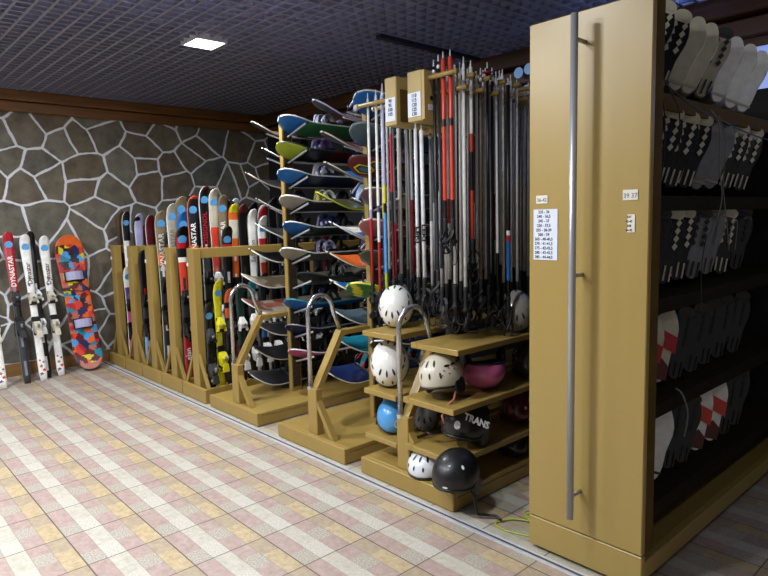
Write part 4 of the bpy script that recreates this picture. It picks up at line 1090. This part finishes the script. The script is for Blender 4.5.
# ------------------------------------------------------------------ boots
BOOTC = {}
def boot_mesh(kind):
    if kind in BOOTC: return BOOTC[kind]
    sole_c, tread_c, up_c, cap_c, cuff_c = kind[:5]
    def outline(L0, L1, w, z, n=28, yo=0, tl=0):
        out = []
        for i in range(n):
            a = 2*PI*i/n; y = (L0+L1)/2+(L1-L0)/2*math.sin(a)
            q = (y+.14)/.30; ww = w*(.80+.22*math.exp(-((q-.72)/.22)**2)-.12*math.exp(-((q-.38)/.15)**2))
            x = ww*math.copysign(abs(math.cos(a))**.75, math.cos(a)); out.append((x, y, z+tl*max(0, (q-.7))**2*3*.3))
        return out
    # sole
    s = MB(); s.loft([outline(-.140, .160, .047, .004, tl=.12), outline(-.143, .163, .051, .012, tl=.12), outline(-.141, .161, .050, .030, tl=.10)], 0, smooth=True)
    tr = MB()
    for i in range(9):
        y = -.115+i*.031
        if 2 <= i <= 3: continue
        w = .036 if i > 4 else .030
        z = .003+(.12*max(0, (y+.14)/.30-.7)**2*.9 if y > .07 else 0)
        if i in (0, 1):
            for sx in (-.018, 0, .018): tr.box(sx*1.2-.003, sx*1.2+.003, y-.014, y+.016, z-.005, z+.001)
        elif i == 8: tr.box(-w*.6, w*.6, y-.008, y+.006, z-.005, z+.002)
        else:
            for sx in (-1, 1):
                tr.add([(sx*.008, y-.004, z-.004), (sx*.017, y+.015, z-.004), (sx*.029, y+.004, z-.004), (sx*.020, y-.015, z-.004)], [(0, 1, 2, 3)], 0)
    if kind[5:] == ('plain',):
        tr = MB()
        tr.box(-.03, .03, -.115, -.105, .002, .006)
    if kind[5:] == ('band',):
        tr = MB(); tr.add([(-.046, -.02, .001), (.046, .01, .001), (.046, .075, .001), (-.046, .045, .001)], [(0, 1, 2, 3)], 0)
        tr.add([(-.030, -.13, .001), (.030, -.13, .001), (.032, -.075, .001), (0, -.045, .001), (-.032, -.075, .001)], [(0, 1, 2, 3, 4)], 1)
    if kind[5:] == ():
        tr.disc((0, .135, .006), .034, (0, -.25, -1), 14, 0, ry=.026, th=.003)
    for f_, m_, sm_ in zip(tr.f, tr.m, tr.sm): s.add([tr.v[q] for q in f_], [tuple(range(len(f_)))], m_+1, sm_)
    sole = s.mesh('sole', [pm(sole_c, .6), pm(tread_c, .7), pm('darkred', .7)]); tread = None
    u_ = MB()
    secs = [(-.136, .152, .045, .030), (-.136, .150, .046, .05), (-.134, .135, .045, .075), (-.132, .095, .043, .10), (-.132, .04, .042, .13), (-.134, .015, .044, .17), (-.136, .012, .048, .22), (-.14, .018, .051, .26)]
    def mi(i, k):
        a = 2*PI*(k+.5)/28; fr_ = math.sin(a)
        if i < 2 and fr_ > .55: return 1
        if i >= 5: return 2
        return 0
    u_.loft([outline(a, b_, c, d) for a, b_, c, d in secs], mi, smooth=True)
    upper = u_.mesh('upper', [pm(up_c, .6), pm(cap_c, .5), pm(cuff_c, .7)])
    st = MB()
    for i, (y, z, w) in enumerate(((.085, .098, .036), (.05, .122, .036), (.02, .16, .036), (.018, .205, .042))):
        st.tube([(-w, y-.01, z-.02), (-w*.6, y+.006, z-.002), (0, y+.012, z+.004), (w*.6, y+.006, z-.002), (w, y-.01, z-.02)], .006, 6)
    lace = st.mesh('fastening', [pm('charcoal' if up_c != 'black' else 'grey', .6)])
    BOOTC[kind] = (sole, tread, upper, lace); return BOOTC[kind]
def boot(label, x, y, z, kind, back=20, turn=-20, sc=1., roll_=20):
    # boot stands on its heel, toe up: local +y -> up, sole normal -z -> towards the viewer side
    t = thing('ski_boot', label, 'boot', (x, y, z), (0, 0, 0), 'boots standing toe up on the cabinet shelves')
    M = Matrix.Rotation(R(turn), 4, 'Z') @ Matrix.Rotation(R(-back), 4, 'X') @ Matrix.Rotation(R(roll_), 4, 'Y') @ Matrix.Rotation(R(90), 4, 'X') @ Matrix.Rotation(R(180), 4, 'Y')
    # basis: Rx(90)*Ry(180): local x->-x, local y->z, local z->+y  (sole bottom -z -> -y)
    so, tr, up, la = boot_mesh(kind)
    t.matrix_world = Matrix.Translation((x, y, z)) @ M @ Matrix.Scale(sc, 4) @ Matrix.Translation((0, .145, 0))
    child('sole', so, t); child('upper', up, t); child('fastening', la, t)
    settle(t, z)
    return t
BK = ('black', 'cream', 'black', 'cream', 'dark')
WB = ('cream', 'beige', 'cream', 'cream', 'cream', 'plain')
GW = ('beige', 'charcoal', 'charcoal', 'beige', 'darkgreen')
RW = ('white', 'beige', 'white', 'red', 'white', 'plain')
RW2 = ('cream', 'red', 'red', 'white', 'dark', 'band')
RO = ('white', 'redorange', 'redorange', 'white', 'dark', 'band')
DK = ('dark', 'black', 'black', 'charcoal', 'black')
GY = ('grey', 'greybeige', 'grey', 'greybeige', 'grey', 'plain')
BP = ('white', 'black', 'black', 'white', 'dark', 'plain')
BW = ('black', 'cream', 'black', 'white', 'dark')
bx = -1.178
rows = [ # z, [(y, kind, look)]
 (2.04, 24, [(2.53, BK, 'black soled boot with cream diamonds, first on the top shelf'), (2.66, BK, 'black soled boot with a pale ridge, second on the top shelf'),
         (2.80, WB, 'cream fleece topped boot, third on the top shelf'), (2.94, WB, 'cream fleece topped boot, fourth on the top shelf'),
         (3.09, GW, 'dark green and cream boot, fifth on the top shelf'), (3.25, RW, 'white boot with red edge, sixth on the top shelf'),
         (3.41, RW, 'white boot with red edge, seventh on the top shelf'), (3.60, RW, 'white boot with red edge, last in view on the top shelf')]),
 (1.63, 20, [(2.52, BK, 'black boot with cream toe, first on the second shelf'), (2.65, BK, 'black boot with cream toe, second on the second shelf'),
         (2.79, BK, 'black boot with cream toe, third on the second shelf'), (2.92, BK, 'black boot with cream toe, fourth on the second shelf'),
         (3.05, GY, 'plain grey boot, left of the grey pair on the second shelf'), (3.19, GY, 'plain grey boot, right of the grey pair on the second shelf'),
         (3.38, BW, 'black boot with white lacing on the second shelf'), (3.58, BW, 'black boot with white lacing, last in view on the second shelf')]),
 (1.20, 14, [(2.50, DK, 'all black boot, first on the third shelf'), (2.62, DK, 'all black boot, second on the third shelf'), (2.76, BK, 'black boot with cream toe, left one on the third shelf'),
         (2.88, BK, 'black boot with cream toe, right one on the third shelf'), (3.04, ('grey', 'dark', 'darkred', 'grey', 'dark'), 'dark boot with grey sole and red trim on the third shelf'),
         (3.20, ('grey', 'grey', 'black', 'charcoal', 'dark'), 'black boot with grey sole on the third shelf'), (3.37, BW, 'black boot with pale marks on the third shelf'), (3.58, DK, 'all black boot, last in view on the third shelf')]),
 (.75, 14, [(2.52, RW2, 'white boot with red bands, front one on the fourth shelf'), (2.67, RW2, 'white boot with red bands, second on the fourth shelf'),
         (2.82, DK, 'black boot, third on the fourth shelf'), (2.98, DK, 'black boot, fourth on the fourth shelf'), (3.14, DK, 'black boot, fifth on the fourth shelf'),
         (3.32, DK, 'black boot, sixth on the fourth shelf'), (3.52, DK, 'black boot, seventh on the fourth shelf')]),
 (.31, 14, [(2.50, BP, 'white and black boot at the bottom front corner'), (2.64, BP, 'white and black boot, second on the bottom shelf'), (2.78, DK, 'black boot, third on the bottom shelf'),
         (2.92, DK, 'black boot, fourth on the bottom shelf'), (3.10, RO, 'white boot with an orange red band, left of its pair, bottom shelf'), (3.26, RO, 'white boot with an orange red band, right of its pair, bottom shelf'),
         (3.42, DK, 'black boot right of the orange banded pair, bottom shelf'), (3.58, DK, 'black boot last in view on the bottom shelf')])]
for z, bk, lst in rows:
    for i, (y, kd, lb) in enumerate(lst):
        boot(lb, -1.205+random.uniform(-.006, .006), y+(-.02 if z > 1 else .05)+.013*i, z-.008, kd, back=8+random.uniform(-2, 2), turn=42+random.uniform(-4, 4), sc=1.15, roll_=bk-2)

# cords hanging on the cabinet
rnd = random.Random(11)
def cord(lb, pts, rr, c, name='shoelace'):
    P_ = [Vector(p) for p in pts]; out = []
    for i in range(len(P_)-1):
        p0 = P_[max(i-1, 0)]; p1 = P_[i]; p2 = P_[i+1]; p3 = P_[min(i+2, len(P_)-1)]
        for k in range(6):
            t = k/6; out.append(.5*((2*p1)+(p2-p0)*t+(2*p0-5*p1+4*p2-p3)*t*t+(3*p1-p0-3*p2+p3)*t**3))
    out.append(P_[-1]); o = MB().tube(out, rr, 6).build(name, pm(c, .7)); tag(o, lb, 'cord'); return o
cord('black lace hanging down by the front edge of the cabinet', [(-1.10, 2.47, 2.02), (-1.095, 2.49, 1.95), (-1.095, 2.50, 1.80), (-1.10, 2.49, 1.68)], .003, 'black')
cord('black lace looping over the second shelf boots', [(-1.10, 2.50, 2.06), (-1.09, 2.60, 1.97), (-1.095, 2.64, 1.88), (-1.10, 2.64, 1.74)], .003, 'black')
cord('long dark cord running along the top shelf edge', [(-1.10, 2.50, 2.05), (-1.09, 2.75, 1.985), (-1.09, 3.05, 1.955), (-1.09, 3.5, 1.92), (-1.09, 4.0, 1.90)], .003, 'charcoal')
cord('grey lace hanging from the top shelf past the grey boots', [(-1.09, 2.93, 1.99), (-1.085, 3.03, 1.93), (-1.085, 3.05, 1.75), (-1.085, 3.09, 1.6), (-1.085, 3.0, 1.47), (-1.085, 2.93, 1.40)], .003, 'grey')
cord('second grey lace crossing the grey boots', [(-1.085, 3.02, 1.97), (-1.085, 3.12, 1.86), (-1.085, 3.10, 1.68), (-1.085, 3.16, 1.50), (-1.085, 3.2, 1.38)], .0025, 'grey')
cord('thin grey lace hanging low across the third shelf', [(-1.085, 2.93, 1.45), (-1.085, 2.88, 1.3), (-1.085, 2.90, 1.10)], .0025, 'charcoal')
cord('pale loop of lace at the fourth shelf edge', [(-1.09, 2.66, .80), (-1.085, 2.72, .76), (-1.085, 2.78, .66), (-1.09, 2.76, .56)], .004, 'grey')
cord('white lace hanging between the fourth shelf boots', [(-1.085, 3.2, 1.36), (-1.085, 3.22, 1.46), (-1.085, 3.30, 1.50), (-1.085, 3.28, 1.36)], .0025, 'grey')

# green cord coil on the floor between the rack and the cabinet
cp = []
for i in range(26):
    a = i*1.0; rr = .075+.02*math.sin(i*1.3); cp.append((-1.70+rr*math.cos(a)*1.1, 2.60+rr*math.sin(a), .012+.004*(i % 6)))
cp += [(-1.80, 2.52, .010), (-1.86, 2.44, .006), (-1.855, 2.405, .005), (-1.78, 2.39, .005), (-1.68, 2.42, .005), (-1.60, 2.45, .005)]
cord('yellow green cord coiled on the floor beside the cabinet', cp, .0042, 'lime', 'elastic_cord')

# blue dots on the far wall (round tags) seen over the poles
for k, (x, z, rr) in enumerate(((-3.20, 2.74, .045), (-3.10, 2.755, .045), (-3.14, 2.60, .035))):
    o = MB().disc((x, WY-.165 if z > 2.6 else WY-.14, z), rr, (0, -1, 0), 18).build('round_tag', mat('tag_blue_glow', '#8fb8ee', rough=.5, emit=.3))  # faint glow painted into the tag, which is no lamp
    tag(o, ['left of two pale blue round tags over the poles', 'right of two pale blue round tags over the poles', 'lower pale blue tag behind the pole tips'][k], 'tag')

# ------------------------------------------------------------------ light
w = bpy.data.worlds.new('world'); S.world = w; w.use_nodes = True
bg = w.node_tree.nodes['Background']; bg.inputs[0].default_value = (1, .97, .93, 1); bg.inputs[1].default_value = .15
def area(name, loc, aim, size, p, col):
    ld = bpy.data.lights.new(name, 'AREA'); ld.energy = p; ld.size = size; ld.color = col
    o = bpy.data.objects.new(name, ld); COL.objects.link(o); o.location = loc
    o.rotation_euler = (Vector(aim)-Vector(loc)).to_track_quat('-Z', 'Y').to_euler(); return o
# cool light above the open grid, catching the blades
for nm, loc, aim, p in (('plenum_light', (2.6, .6, 3.22), (-6, .6, 3.20), 480), ('plenum_light_side', (-3.2, -3.0, 3.22), (-3.2, 5, 3.20), 330)):
    o = area(nm, loc, aim, .35, p, (.74, .74, 1)); o.data.spread = R(32)
area('plenum_light_back', (-1.6, 4.2, 3.35), (-3.4, 3.6, 2.95), .6, 10, (.25, .4, 1))
S.view_settings.view_transform = 'Standard'; S.view_settings.look = 'None'; S.view_settings.exposure = 0.0
